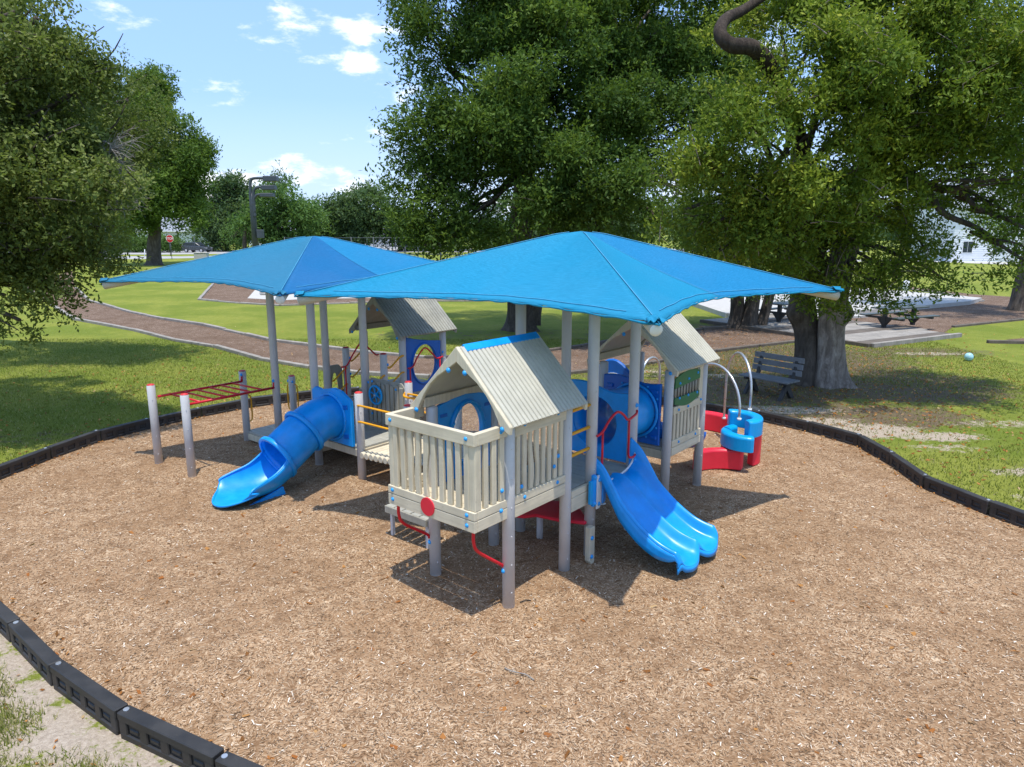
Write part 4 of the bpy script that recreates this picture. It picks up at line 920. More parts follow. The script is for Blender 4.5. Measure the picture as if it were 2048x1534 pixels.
# ================================================================== TREES
def np_mesh(name, V, F, mat, tint=None):
    """V (n,3) floats, F (m,4) ints"""
    me = bpy.data.meshes.new(name); me.vertices.add(len(V)); me.vertices.foreach_set('co', V.astype(np.float32).ravel())
    me.loops.add(F.size); me.loops.foreach_set('vertex_index', F.astype(np.int32).ravel())
    me.polygons.add(len(F)); me.polygons.foreach_set('loop_start', np.arange(0, F.size, F.shape[1], dtype=np.int32))
    if tint is not None:
        at_ = me.attributes.new('tint', 'FLOAT', 'FACE'); at_.data.foreach_set('value', tint.astype(np.float32))
    me.materials.append(mat); me.update(calc_edges=True); return me
def leaves(cen, rad, per, size, rng, flat=.75, aspect=.42, up=.35, tint0=None, cluster=5):
    """leaf quads gathered in small sprigs through soft clumps"""
    n = len(cen); k = max(1, per // cluster)
    ci = np.repeat(np.arange(n), k)
    d = rng.normal(size=(len(ci), 3)); d /= np.linalg.norm(d, axis=1)[:, None]
    rr = rad[ci][:, None] * (rng.random((len(ci), 1)) ** .42)
    sp = cen[ci] + d * rr * np.array([1, 1, flat])
    sdir = d + rng.normal(size=d.shape) * .5 + np.array([0, 0, -.05]); sdir /= np.linalg.norm(sdir, axis=1)[:, None]
    st = rng.random(len(ci))
    li = np.repeat(np.arange(len(sp)), cluster)
    tpos = np.tile(np.linspace(0, 1, cluster), len(sp))[:, None]
    sz = size * (.7 + .6 * rng.random((len(li), 1)))
    pos = sp[li] + sdir[li] * tpos * size * 2.1
    ld = sdir[li] * .5 + rng.normal(size=(len(li), 3)) * .75; ld /= np.linalg.norm(ld, axis=1)[:, None]
    nn = rng.normal(size=(len(li), 3)) * .7 + np.array([0, 0, up * 2]) + d[ci][:, :][li] * .5 if False else rng.normal(size=(len(li), 3)) * .7 + np.array([0, 0, up * 2]) + d[li] * .5
    side = np.cross(ld, nn); side /= (np.linalg.norm(side, axis=1)[:, None] + 1e-9)
    a = pos; b = pos + ld * sz * .5 + side * sz * aspect * .5; c = pos + ld * sz; e = pos + ld * sz * .5 - side * sz * aspect * .5
    V = np.stack([a, b, c, e], 1).reshape(-1, 3); F = np.arange(len(V)).reshape(-1, 4)
    base = (tint0[ci] if tint0 is not None else 0.5 * np.ones(len(ci)))[li]
    outw = (rr[:, 0] / (rad[ci] + 1e-9))[li]
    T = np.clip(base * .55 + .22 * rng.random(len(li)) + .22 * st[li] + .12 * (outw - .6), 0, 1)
    return V, F, T
def blob_clumps(blobs, dens, cr, rng, shell=.55, bough=1.0):
    """clump centres: ellipsoids (centre, radii) carry boughs near their surface, each bough a flattened cushion of leaf clumps"""
    C_, R_, T_ = [], [], []
    for (c, r) in blobs:
        r = np.maximum(np.array(r) * .45, np.array(r) - .5 * bough); area = (r[0] * r[1] + r[1] * r[2] + r[0] * r[2]); total = max(6, int(dens * area)); rb0 = bough
        nb = max(3, int(2.6 * area / (rb0 * rb0) * .62)); per = max(3, total // nb)
        d = rng.normal(size=(nb, 3)); d /= np.linalg.norm(d, axis=1)[:, None]
        u = .62 + .42 * rng.random((nb, 1)) ** .8; u[rng.random(nb) < .12] *= .5
        bc = np.array(c) + d * r * u; br = rb0 * (.55 + .75 * rng.random(nb)); bt = np.clip(.45 + .25 * rng.normal(size=nb), 0, 1)
        i = np.repeat(np.arange(nb), per); n = len(i)
        e = rng.normal(size=(n, 3)) + np.array([0, 0, .55]) + d[i] * .55; e /= np.linalg.norm(e, axis=1)[:, None]
        uu = (.45 + .55 * rng.random((n, 1)) ** .6)
        spike = (rng.random((n, 1)) < .07) * .35
        p = bc[i] + e * br[i][:, None] * (uu + spike) * np.array([1, 1, .62])
        p[:, 2] -= .10 * ((np.linalg.norm((p - bc[i])[:, :2], axis=1) / br[i]) ** 2) * br[i]
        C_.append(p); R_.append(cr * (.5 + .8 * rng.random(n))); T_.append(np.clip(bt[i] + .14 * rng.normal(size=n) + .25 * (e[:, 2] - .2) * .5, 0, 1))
    return np.concatenate(C_), np.concatenate(R_), np.concatenate(T_)
def limb_pts(a, b, wob, n=6, sagk=0):
    a = Vector(a); b = Vector(b); L = (b - a).length
    return smooth_path([a.lerp(b, i / n) + (Vector((random.uniform(-1, 1), random.uniform(-1, 1), random.uniform(-.5, .5))) * wob * L * math.sin(math.pi * i / n)) + Vector((0, 0, sagk * L * math.sin(math.pi * i / n))) for i in range(n + 1)], 3)
def trunk_mesh(base, path, r0, r1, flare=.6, lobes=5, n=40, burls=(), seed=0, roots=True):
    rg = random.Random(seed); P_ = smooth_path(path, 7); m = MB(); vs = []; N = len(P_); ph = rg.random() * 6
    for i, p in enumerate(P_):
        s = i / (N - 1); r = r0 + (r1 - r0) * s; z = p.z - P_[0].z
        fl = flare * math.exp(-z / .28)
        for j in range(n):
            a = 2 * math.pi * j / n
            rr = r * (1 + .07 * math.sin(3 * a + ph + z * 1.1) + .045 * math.sin(7 * a + z * 2.3 + ph * 2)) 
            if roots: rr += r0 * fl * (.35 + .65 * max(0, math.cos(lobes * a / 1 + ph)) ** 1.5 * (1 + .5 * math.sin(a * 2 + ph)))
            d = Vector((math.cos(a), math.sin(a), 0)); q = p + d * rr
            for (bx, bz, ba, br, bh) in burls:
                da = math.atan2(math.sin(a - ba), math.cos(a - ba)); q += d * bh * math.exp(-((da * r / br) ** 2 + ((z - bz) / br) ** 2))
            vs.append(q)
    fs = [(i * n + j, i * n + (j + 1) % n, (i + 1) * n + (j + 1) % n, (i + 1) * n + j) for i in range(N - 1) for j in range(n)]
    fs.append(tuple((N - 1) * n + j for j in range(n)))
    m.add(vs, fs, True); return m
NLEAF = [0]
_me = np_mesh('mulch_relief', MULCH_GRID[0], MULCH_GRID[1], M['mulch']); _me.polygons.foreach_set('use_smooth', np.ones(len(_me.polygons), bool))
o = bpy.data.objects.new('mulch_surface', _me); COL.objects.link(o); tag(o, 'gently uneven tan wood mulch surface under the play structure', None, None, 'structure')
def make_tree(name, label, base, blobs, trunks, leaf='oakleaf', barkm='bark', dens=26, cr=.42, per=110, size=.085, limbs=True, group=None, seed=1, tintshift=0, cat='tree', aspect=.42, shell=.55, twigs=0, bough=.9):
    rng = np.random.default_rng(seed); t_ = wthing(name, label, cat, tuple(base), 0, group)
    B = Vector(base)
    for k, (path, r0, r1, kw) in enumerate(trunks):
        kw = dict(kw); bm_ = kw.pop('mat', barkm); tm = trunk_mesh(None, [Vector(p) - B for p in path], r0, r1, seed=seed + k, **kw); tm.build('trunk', M[bm_], t_)
    top = Vector(trunks[0][0][-1]) - B
    if limbs:
        m = MB(); rng2 = random.Random(seed)
        for (c, r) in blobs:
            c = Vector(c) - B; L = (c - top).length; src = Vector(rng2.choice(trunks)[0][-1]) - B
            rr = min(.11, .03 + .010 * L)
            m.tube(limb_pts(src, c, .06, 6, .05), [rr * (1.6 - 1.2 * i / 18) for i in range(19)], 7)
            for _ in range(3):
                e = c + Vector((rng2.uniform(-1, 1) * r[0], rng2.uniform(-1, 1) * r[1], rng2.uniform(-.6, 1) * r[2])) * .8
                m.tube(limb_pts(c.lerp(src, .35), e, .12, 4), [rr * .45 * (1.2 - i / 12) for i in range(13)], 5)
        m.build('limb', M['bark'], t_, kind='stuff')
    bl = [((c[0] - B.x, c[1] - B.y, c[2] - B.z), r) for c, r in blobs]
    C_, R_, T_ = blob_clumps(bl, dens, cr, rng, shell, bough)
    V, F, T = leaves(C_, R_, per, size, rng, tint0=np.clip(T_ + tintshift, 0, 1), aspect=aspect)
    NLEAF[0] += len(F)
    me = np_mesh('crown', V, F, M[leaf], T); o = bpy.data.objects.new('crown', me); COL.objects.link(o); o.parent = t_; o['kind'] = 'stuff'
    if twigs:
        m = MB(); idx = rng.choice(len(C_), min(twigs, len(C_)), replace=False)
        for i in idx:
            c = Vector(C_[i]); d = Vector(rng.normal(size=3)).normalized(); m.tube([c - d * .25, c + d * .05 + Vector((0, 0, .04)), c + d * .35], [.012, .008, .003], 3, cap=False)
        m.build('twig', M[barkm], t_, kind='stuff')
    return t_
def PB(items, sq=(1, 1, 1)):                            # (px, py, radius px, distance) -> ellipsoid
    out = []
    for it in items:
        px, py, r, Y = it[:4]; c = at(px, py, Y); m_ = r * Y / FPX
        kx, ky, kz = it[4] if len(it) > 4 else (1, 1, 1)
        out.append((tuple(c), (m_ * kx, m_ * .95 * ky, m_ * kz)))
    return out
# near left oak (trunk stands left of the frame)
make_tree('oak_tree', 'large olive green oak hanging in at the left edge over the lawn', (-13.5, 14.5, 0),
          PB([(40, 110, 120, 13), (140, 190, 100, 13.2), (10, 300, 170, 12.8), (110, 360, 140, 12.6), (60, 500, 130, 12.6), (180, 280, 95, 13.5), (-120, 150, 220, 13.5), (-120, 420, 230, 13), (-260, 0, 260, 14), (170, 450, 90, 13.2), (140, 530, 75, 13), (10, 590, 75, 12.6), (40, 640, 42, 12.5), (-60, 600, 90, 12.8), (205, 400, 55, 13.6), (40, 20, 50, 13), (75, 35, 30, 13), (105, 570, 60, 12.9), (210, 510, 42, 13.2), (150, 590, 36, 12.9)]),
          [([(-13.5, 14.5, 0), (-13.4, 14.5, 1.5), (-13.0, 14.3, 3.2)], .45, .3, dict(flare=.6))], leaf='oakleaf_near', dens=56, cr=.25, per=84, size=.080, seed=3, tintshift=.05, aspect=.5, twigs=500, bough=.62)
make_tree('oak_tree', 'middle left oak with bleached dead twigs, just behind the hanging oak', (-21, 26, 0),
          PB([(255, 200, 70, 20), (295, 260, 60, 20.5), (240, 300, 75, 20), (180, 130, 80, 20), (150, 250, 110, 20.5), (200, 430, 65, 20), (240, 360, 40, 20), (215, 500, 45, 20), (80, 150, 110, 21), (60, 400, 170, 21)]),
          [([(-21, 26, 0), (-20.6, 25.5, 2), (-19, 24, 4.5)], .35, .25, dict(flare=.5))], leaf='oakleaf_near', dens=42, cr=.30, per=85, size=.095, seed=5, aspect=.42, bough=.9)
dt = wthing('dead_branch', 'pale bleached bare branches poking out of the left oaks', 'dead branch', tuple(at(215, 330, 13.4)))
m = MB(); rg = random.Random(8); B0 = at(215, 330, 13.4)
for k in range(46):
    s_ = at(rg.choice([200, 215, 205]), rg.uniform(270, 400), 13.4) - B0; e_ = at(rg.uniform(225, 275), rg.uniform(262, 425), 12.9 + .6 * rg.random()) - B0
    pts = limb_pts(s_, e_, .12, 4, .05); m.tube(pts, [.011 * (1.1 - i / (len(pts))) + .002 for i in range(len(pts))], 4, cap=False)
    for _ in range(5):
        q = pts[rg.randint(4, len(pts) - 1)]; f = q + Vector((rg.uniform(.05, .35), rg.uniform(-.2, .2), rg.uniform(-.2, .22))); m.tube([q, q.lerp(f, .5) + Vector((0, 0, .03)), f], [.005, .004, .002], 3, cap=False)
m.build('twig', M['deadtwig'], dt, kind='stuff')
b = at(309, 530, 77); b.z = 0
make_tree('oak_tree', 'rounded dark oak with a single straight trunk on the far lawn by the stop sign', b,
          PB([(310, 215, 52, 77), (345, 290, 62, 76), (290, 330, 75, 77), (250, 290, 45, 77), (370, 350, 48, 76), (330, 390, 62, 76), (375, 330, 42, 75), (260, 405, 50, 76), (345, 420, 46, 75), (290, 425, 46, 77), (385, 420, 34, 76), (240, 240, 40, 78), (395, 318, 22, 76), (255, 180, 30, 79), (310, 160, 40, 79), (275, 190, 40, 78)]),
          [([tuple(b), (b.x + .2, b.y, 2.2), (b.x + .5, b.y, 4.5), (b.x + .8, b.y, 8)], .75, .45, dict(flare=.5))], leaf='oakleaf', dens=14, cr=.6, per=52, size=.34, seed=7, tintshift=.12, bough=1.6)
# big central oak
b = Vector((.31, 27.3, 0))
make_tree('oak_tree', 'huge dark green oak filling the sky behind the right canopy, trunk between tall posts', b,
          PB([(890, 20, 85, 25), (985, 60, 120, 26), (1100, 100, 150, 26), (885, 130, 70, 26), (860, 240, 68, 25), (905, 300, 105, 25), (830, 345, 72, 25), (870, 420, 85, 24), (955, 450, 70, 24), (1000, 300, 130, 24.5), (1120, 260, 160, 24), (1150, 400, 120, 23.5), (1250, 150, 150, 26), (1300, 20, 150, 27), (1060, 480, 55, 23.5), (1010, -100, 200, 27), (1250, 400, 100, 23), (1350, 280, 120, 26), (1410, 100, 120, 28), (840, 60, 45, 25.5), (800, 410, 38, 24.5), (900, 475, 45, 23.8), (1330, 470, 60, 23), (1200, 470, 50, 23), (850, 492, 26, 24), (980, 210, 90, 24), (1380, 400, 60, 24)]),
          [([(.31, 27.3, 0), (.3, 27.3, 1.5), (.2, 27.2, 3), (.5, 27, 6)], .50, .36, dict(flare=.5, burls=((0, 1.7, -.3, .35, .35),))), ([(.75, 27.3, .2), (1.0, 27.2, 1.8), (1.4, 27, 4), (2.2, 26.6, 7)], .3, .28, dict(flare=.2))],
          leaf='oakleaf', dens=27, cr=.48, per=78, size=.150, seed=11, twigs=500, bough=1.0)
b = Vector((9.25, 28.0, 0))
make_tree('oak_tree', 'three stemmed oak standing on the mulch in front of the concrete pad', b,
          PB([(1495, 520, 60, 27), (1560, 500, 70, 27), (1440, 500, 55, 27), (1500, 440, 120, 28), (1380, 520, 36, 27), (1590, 570, 30, 26.5), (1540, 575, 22, 26.5), (1480, 562, 26, 26.5)]),
          [([(8.75, 28, 0), (8.75, 28, 1.2), (8.5, 28, 3.5)], .27, .22, dict(flare=.5)), ([(9.2, 27.9, 0), (9.35, 27.9, 1.4), (9.5, 27.9, 3.5)], .29, .22, dict(flare=.5)), ([(9.75, 28, 0), (9.95, 28, .9), (10.15, 28, 2), (10.6, 28, 3.5)], .2, .16, dict(flare=.5))],
          leaf='oakleaf', dens=18, cr=.42, per=70, size=.12, seed=13, tintshift=-.1, bough=.9)
# right tree with the pale trunk
b = Vector((7.7, 17.4, 0))
make_tree('oak_tree', 'broad yellow-green oak with the thick pale knobbly trunk beside the bench', b,
          PB([(1440, 320, 110, 15), (1560, 230, 120, 14.5), (1690, 170, 130, 14.3), (1500, 420, 90, 15), (1370, 420, 75, 15.3), (1590, 430, 105, 15), (1620, 330, 115, 14.5), (1800, 120, 130, 15), (1940, 90, 130, 15), (1790, 300, 105, 16), (1750, 430, 90, 16), (1690, 530, 55, 16.5), (2010, 230, 110, 15.5), (1560, 60, 120, 16.5), (1700, 0, 140, 15.5), (1880, 0, 140, 15.5), (2080, 110, 140, 16), (1500, 505, 40, 15.2), (1440, 440, 50, 15), (1860, 230, 90, 15.6), (1600, 555, 32, 16.2), (1640, 590, 20, 16.2), (1825, 450, 42, 17), (1800, 515, 38, 17), (1740, 560, 40, 16.6), (1600, 505, 62, 15.6), (1680, 470, 60, 15.6), (1540, 480, 60, 15.4), (1440, 500, 48, 15.6), (1700, 400, 90, 15.4), (1860, 350, 60, 16.5), (1650, 560, 40, 16), (1720, 590, 26, 16.4), (1880, 280, 90, 16), (1990, 330, 55, 16), (1930, 200, 110, 15.5), (1760, 220, 120, 15.2), (1480, 200, 80, 16), (2075, 350, 85, 15), (2060, 460, 66, 15), (2060, 530, 36, 15), (2010, 420, 30, 15.5), (1880, 420, 40, 17), (1850, 500, 45, 17), (1890, 560, 22, 17), (1800, 560, 40, 17), (1840, 400, 60, 16.5), (1560, 520, 40, 15.5), (1780, 590, 16, 16.6)]),
          [([(7.85, 17.4, 0), (7.83, 17.4, .8), (7.78, 17.4, 1.6), (7.85, 17.45, 2.3), (8.0, 17.5, 3.2), (8.4, 17.4, 5)], .33, .27, dict(flare=.75, lobes=5, burls=((0, 1.80, -.35, .17, .20), (0, 1.62, -.9, .10, .08), (0, 2.1, -2.4, .2, .15), (0, 1.1, -1.8, .08, .05)))),
           ([(7.36, 17.6, 0), (7.33, 17.62, .8), (7.24, 17.7, 1.6), (7.1, 17.7, 2.3), (6.7, 17.6, 4)], .30, .26, dict(flare=.6, mat='bark', lobes=4, burls=((0, 1.75, -2.6, .26, .24),)))],  # stem on the shaded side: its shade is painted by the darker bark
          leaf='limeleaf', barkm='palebark', dens=38, cr=.34, per=98, size=.100, seed=17, tintshift=.1, twigs=700, bough=.72)
# crooked limb high up
cl_ = wthing('oak_limb', 'thick crooked dark limb curling out of the leaves at the top', 'branch', tuple(at(1500, 90, 15.3)))
B0 = at(1500, 90, 15.3)
MB().tube(smooth_path([at(x, y, Y) - B0 for x, y, Y in ((1640, 560, 17.3), (1625, 400, 16.8), (1590, 250, 16), (1556, 165, 15), (1512, 100, 14.2), (1462, 90, 14), (1440, 66, 14.1), (1452, 38, 14.5), (1490, 18, 15), (1560, -30, 15.5))], 6), [.20 - .0022 * i for i in range(55)], 12).build('limb', M['darkbark'], cl_)
b = Vector((24, 34, 0))
make_tree('oak_tree', 'darker oak at the far right edge beyond the picnic table', b,
          PB([(2020, 400, 60, 32), (2040, 500, 36, 31), (1990, 330, 60, 33), (2060, 300, 90, 33), (2080, 430, 70, 32), (2020, 480, 30, 31), (1960, 250, 70, 33), (1900, 200, 80, 33), (2050, 180, 110, 34), (1958, 470, 20, 31), (1890, 300, 22, 33)]),
          [([tuple(b), (24.1, 34, 2), (24.6, 34, 5)], .4, .3, dict(flare=.5))], leaf='oakleaf', dens=20, cr=.5, per=64, size=.15, seed=19, limbs=False, bough=1.2)
# background trees beyond the street
def bgtree(px, base_py, Y, items, leaf, label, seed, trunk=.35, size=.56, dens=8, per=46, cr=1.0, ts=0, flower=False, cat='tree'):
    b = at(px, base_py, Y); b.z = 0
    return make_tree('background_tree', label, b, PB([(x, y, r, Y) for x, y, r in items]), [([tuple(b), (b.x, b.y, 2), (b.x + .3, b.y, 4.5)], trunk, trunk * .6, dict(flare=.3, n=12))], leaf=leaf, dens=dens, cr=cr, per=per, size=size, seed=seed, tintshift=ts, group='trees beyond the street', cat=cat, bough=2.6)
bgtree(455, 500, 125, [(455, 390, 36), (440, 430, 45), (480, 420, 45), (460, 460, 44), (425, 460, 30), (500, 450, 34)], 'farleaf', 'dark rounded tree left of the floodlight pole', 31)
bgtree(425, 500, 140, [(405, 440, 26), (420, 470, 28), (395, 480, 22)], 'brightleaf', 'small yellowish tree touching the far lawn oak', 32, size=.34, cr=.8, per=36)
bgtree(560, 500, 150, [(560, 366, 24), (548, 384, 26), (575, 384, 20)], 'farleaf', 'tall thin crowned tree rising behind the floodlight heads', 33, trunk=.5, dens=5, per=30)
bgtree(555, 498, 110, [(560, 430, 44), (520, 450, 36), (600, 445, 38), (540, 470, 34), (580, 470, 36), (500, 470, 26)], 'brightleaf', 'bushy light green tree right of the floodlight pole', 34, ts=-.15)
bgtree(490, 498, 108, [(478, 468, 14), (500, 478, 16), (465, 478, 12)], 'brightleaf', 'pale blossoming shrub under the floodlight pole', 38, size=.3, cr=.6, per=34, ts=.3)
bgtree(640, 498, 118, [(628, 425, 24), (640, 455, 28), (625, 470, 22)], 'brightleaf', 'narrow vivid green tree between two bushier trees', 35, ts=.2)
bgtree(705, 500, 120, [(690, 415, 36), (735, 405, 38), (670, 440, 30), (720, 450, 44), (760, 440, 40), (690, 470, 30)], 'farleaf', 'broad dull green tree left of the huge oak', 36)
bgtree(800, 500, 126, [(790, 450, 40), (830, 460, 44), (880, 460, 40), (760, 480, 26)], 'farleaf', 'low dark tree behind the huge oak', 37)
for i, (px, Y) in enumerate(((980, 130), (1120, 125), (1260, 135), (1400, 128), (1560, 135), (1700, 140), (1830, 150))):
    bgtree(px, 500, Y, [(px - 30, 440, 42), (px + 35, 435, 44), (px, 465, 44)], 'farleaf', ['dim tree glimpsed through the huge oak', 'dim tree behind the right canopy peak', 'far tree right of the canopy peak', 'far tree behind the yellow-green oak, left', 'far tree behind the pale trunk', 'far tree glimpsed past the pale trunk', 'far tree left of the white house'][i], 40 + i, dens=4, per=34)
bgtree(255, 500, 120, [(200, 440, 50), (130, 430, 60), (250, 460, 36), (60, 440, 60)], 'farleaf', 'dark tree mass behind the left oaks', 48, dens=4)
hd = wthing('hedge', 'clipped yellow-green hedge behind the far oak trunk', 'hedge', tuple(at(300, 497, 118)))
hc = at(300, 497, 118); rngh = np.random.default_rng(77); n_ = 700
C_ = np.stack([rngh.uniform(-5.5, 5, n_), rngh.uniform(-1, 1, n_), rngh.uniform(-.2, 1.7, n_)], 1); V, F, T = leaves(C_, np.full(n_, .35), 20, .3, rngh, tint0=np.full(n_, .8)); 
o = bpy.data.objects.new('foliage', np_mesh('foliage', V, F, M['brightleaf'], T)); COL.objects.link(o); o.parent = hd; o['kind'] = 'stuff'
# far treeline closing the horizon
rngt = np.random.default_rng(5); n_ = 2600; X = rngt.uniform(-420, 460, n_)
C_ = np.stack([X, rngt.uniform(225, 260, n_), rngt.random(n_) * (7 + 3.5 * np.sin(X * .05) + 2 * np.sin(X * .13))], 1)
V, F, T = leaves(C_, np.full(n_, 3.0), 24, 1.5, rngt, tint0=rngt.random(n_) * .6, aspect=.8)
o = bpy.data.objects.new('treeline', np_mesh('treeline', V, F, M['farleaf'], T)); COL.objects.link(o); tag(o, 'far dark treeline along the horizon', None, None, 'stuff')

# ================================================================== STREET THINGS AND HOUSES
def house(label, c, w, d, h, rh, rz, wins=4, porch=False):
    t_ = wthing('house', label, 'house', c, rz)
    MB().box(-w / 2, w / 2, -d / 2, d / 2, -.1, h).build('wall', M['whitewall'], t_)
    m = MB(); m.prism([(-d / 2 - .5, h - .1), (0, h + rh), (d / 2 + .5, h - .1), (0, h + rh - .25)], 'u', -w / 2 - .5, w / 2 + .5)
    m.v = m.v; m.build('roof', M['shingle'], t_)
    MB().box(-w / 2 - .5, w / 2 + .5, -d / 2 - .52, -d / 2 - .42, h - .25, h - .05).build('fascia', M['whitewall'], t_)
    for i in range(wins):
        x = -w / 2 + w * (i + .5) / wins
        wf = MB().box(x - .6, x + .6, -d / 2 - .05, -d / 2 - .003, 1.0, 2.4).build('window', M['signwhite'], t_)
        MB().box(x - .5, x - .02, -d / 2 - .07, -d / 2 - .052, 1.08, 2.32).build('pane', M['windowglass'], wf); MB().box(x + .02, x + .5, -d / 2 - .07, -d / 2 - .052, 1.08, 2.32).build('pane', M['windowglass'], wf)
    for z in [k * .3 + .2 for k in range(int(h / .3))]: pass
    m = MB()
    for k in range(int(h / .25)): m.box(-w / 2 - .02, w / 2 + .02, -d / 2 - .03, -d / 2 - .002, k * .25, k * .25 + .03)
    m.build('siding', M['whitewall'], t_, kind='stuff')
    return t_
hp = at(1985, 520, 82); house('white clapboard house with grey roof seen past the right oak', (58.5, 90, 0), 13, 12, 6.2, 3.4, R(-8), 4)
house('small white house behind the chain fence, right of the left canopy peak', (-21, 142, 0), 15, 9, 3.0, 2.0, R(5), 4)
house('white house behind the hedge at the far left', (-72, 150, 0), 18, 9, 3.4, 2.6, R(15), 5)
house('pale house glimpsed between the far bushes', (-52, 168, 0), 14, 9, 3.2, 2.2, R(5), 3)
# stop sign
sp = at(344, 518, 92.5); sp.z = 0
sg = wthing('stop_sign', 'red octagonal stop sign on a thin post by the far street', 'stop sign', tuple(sp))
MB().cyl((0, 0, 0), (0, 0, 2.1), .04, None, 8).build('pole', M['darkgrey'], sg)
oc = [(.5 * math.cos(R(22.5 + 45 * i)), 2.55 + .5 * math.sin(R(22.5 + 45 * i))) for i in range(8)]
MB().prism(oc, 'v', -.07, -.045).build('rim', M['signwhite'], sg)
MB().prism([(x * .92, 2.55 + (z - 2.55) * .92) for x, z in oc], 'v', -.082, -.072).build('face', M['signred'], sg)
fc = bpy.data.curves.new('lettering', 'FONT'); fc.body = 'STOP'; fc.size = .40; fc.align_x = 'CENTER'; fc.align_y = 'CENTER'; fc.extrude = .004; fc.offset = .006
fo = bpy.data.objects.new('lettering', fc); COL.objects.link(fo); fo.parent = sg; fo.location = (0, -.092, 2.55); fo.rotation_euler = (math.pi / 2, 0, 0); fc.materials.append(M['signwhite'])
bpy.context.view_layer.update(); lme = bpy.data.meshes.new_from_object(fo); lme.name = 'lettering'; lo = bpy.data.objects.new('lettering', lme); COL.objects.link(lo); lo.parent = sg; lo.location = fo.location; lo.rotation_euler = fo.rotation_euler; bpy.data.objects.remove(fo); lo.name = 'lettering'
for nm, (x, y, Y), hh in (('sign_post', (341, 509, 103), 3.2), ('sign_post', (391, 509, 103), 2.6)):
    q = at(x, y, Y); q.z = 0; o = MB().cyl((0, 0, 0), (0, 0, hh), .05, None, 8).build(nm, M['darkgrey'], None, loc=q)
    tag(o, 'thin dark post just left of the stop sign' if x < 350 else 'thin dark post in front of the parked car', 'post')
q = at(289, 512, 100); q.z = 0; o = MB().cyl((0, 0, 0), (.12, 0, 1.0), .05, None, 8).build('marker_post', M['signwhite'], None, loc=q); tag(o, 'short white marker post on the verge left of the oak trunk', 'post')
q = at(402, 518, 90); q.z = 0; ub = wthing('utility_box', 'pale green-grey utility box on the verge behind the canopy edge', 'utility box', tuple(q))
MB().box(-.7, .9, -.4, .4, 0, .85).build('housing', M['concrete'], ub, bevel=.06); MB().box(-.74, .94, -.44, .44, .85, .93).build('lid', M['concrete'], ub, bevel=.03)
# car
q = at(395, 504, 118); q.z = 0.02
car = wthing('parked_car', 'dark grey estate car parked along the far street', 'car', tuple(q), R(-14))
body = [(-2.3, .35), (-2.32, .75), (-2.25, 1.0), (-2.1, 1.12), (-1.0, 1.10), (.9, 1.04), (1.75, .95), (2.2, .78), (2.3, .5), (2.25, .33)]
MB().prism(body, 'v', -.9, .9).build('body', M['carpaint'], car, bevel=.09)
gh = [(-2.1, 1.10), (-1.85, 1.52), (-1.5, 1.62), (.0, 1.64), (.35, 1.56), (1.15, 1.05)]
m = MB(); m.prism(gh, 'v', -.76, .76); m.build('cabin', M['carpaint'], car, bevel=.07)
for sgn in (-1, 1):
    for poly in ([(-1.85, 1.13), (-1.68, 1.47), (-1.1, 1.52), (-1.1, 1.13)], [(-1.02, 1.13), (-1.02, 1.53), (-.3, 1.55), (-.3, 1.12)], [(-.22, 1.12), (-.22, 1.55), (.25, 1.49), (.85, 1.1)]):
        MB().prism(poly, 'v', sgn * .775 - .01, sgn * .775 + .01).build('side_window', M['windowglass'], car)
    for x in (-1.4, 1.4):
        w_ = MB().cyl((x, sgn * .72, .34), (x, sgn * .93, .34), .34, None, 20).build('wheel', M['tyre'], car); MB().cyl((x, sgn * .931, .34), (x, sgn * .945, .34), .21, None, 14).build('rim', M['rim'], w_)
    MB().box(-2.34, -2.2, sgn * .65 - .15, sgn * .65 + .15, .78, .98).build('tail_light', M['signred'], car); MB().box(2.16, 2.28, sgn * .62 - .16, sgn * .62 + .16, .66, .78).build('headlight', M['rim'], car)
MB().prism([(.42, 1.5), (1.12, 1.06), (1.14, 1.09), (.46, 1.54)], 'v', -.68, .68).build('windscreen', M['windowglass'], car)
MB().prism([(-2.14, 1.12), (-1.9, 1.5), (-1.93, 1.52), (-2.17, 1.14)], 'v', -.66, .66).build('rear_window', M['windowglass'], car)
MB().box(-2.35, -2.31, -.25, .25, .55, .68).build('number_plate', M['signwhite'], car)
# floodlight pole
q = at(514, 530, 62); q.z = 0
fp = wthing('floodlight_pole', 'dark steel floodlight pole with three stacked lamp arms', 'light pole', tuple(q))
def hz_(py, Y=62): return at(514, py, Y).z
MB().tube([(0, 0, 0), (-.02, 0, hz_(400)), (-.06, 0, hz_(384))], [.30, .22, .17], 14).build('pole', M['darkgrey'], fp)
for (pyb, pyt, pxe, s_) in ((384, 357, 560, .75), (396, 375, 556, .65), (405, 390, 552, .55)):
    zb, zt = hz_(pyb), hz_(pyt); k = (pxe - 514) / FPX * 62; x0 = -.06 if pyb == 384 else .16
    ar = MB().tube(smooth_path([(x0, -.1, zb - 1.2), (x0, -.1, zb), (x0 + .08, -.1, zt - .25), (x0 + .35, -.1, zt), (k - .8, -.1, zt + .02)], 6), .12, 10).build('lamp_arm', M['darkgrey'], fp)
    MB().box(k - .85, k + .15 * s_ + .15, -.45, .35, zt - .32 * s_ , zt + .26 * s_).build('lamp_head', M['darkgrey'], fp, bevel=.04)
MB().box(.25, .75, -.3, .2, 3.0, 3.7).build('control_box', M['darkgrey'], fp, bevel=.03)
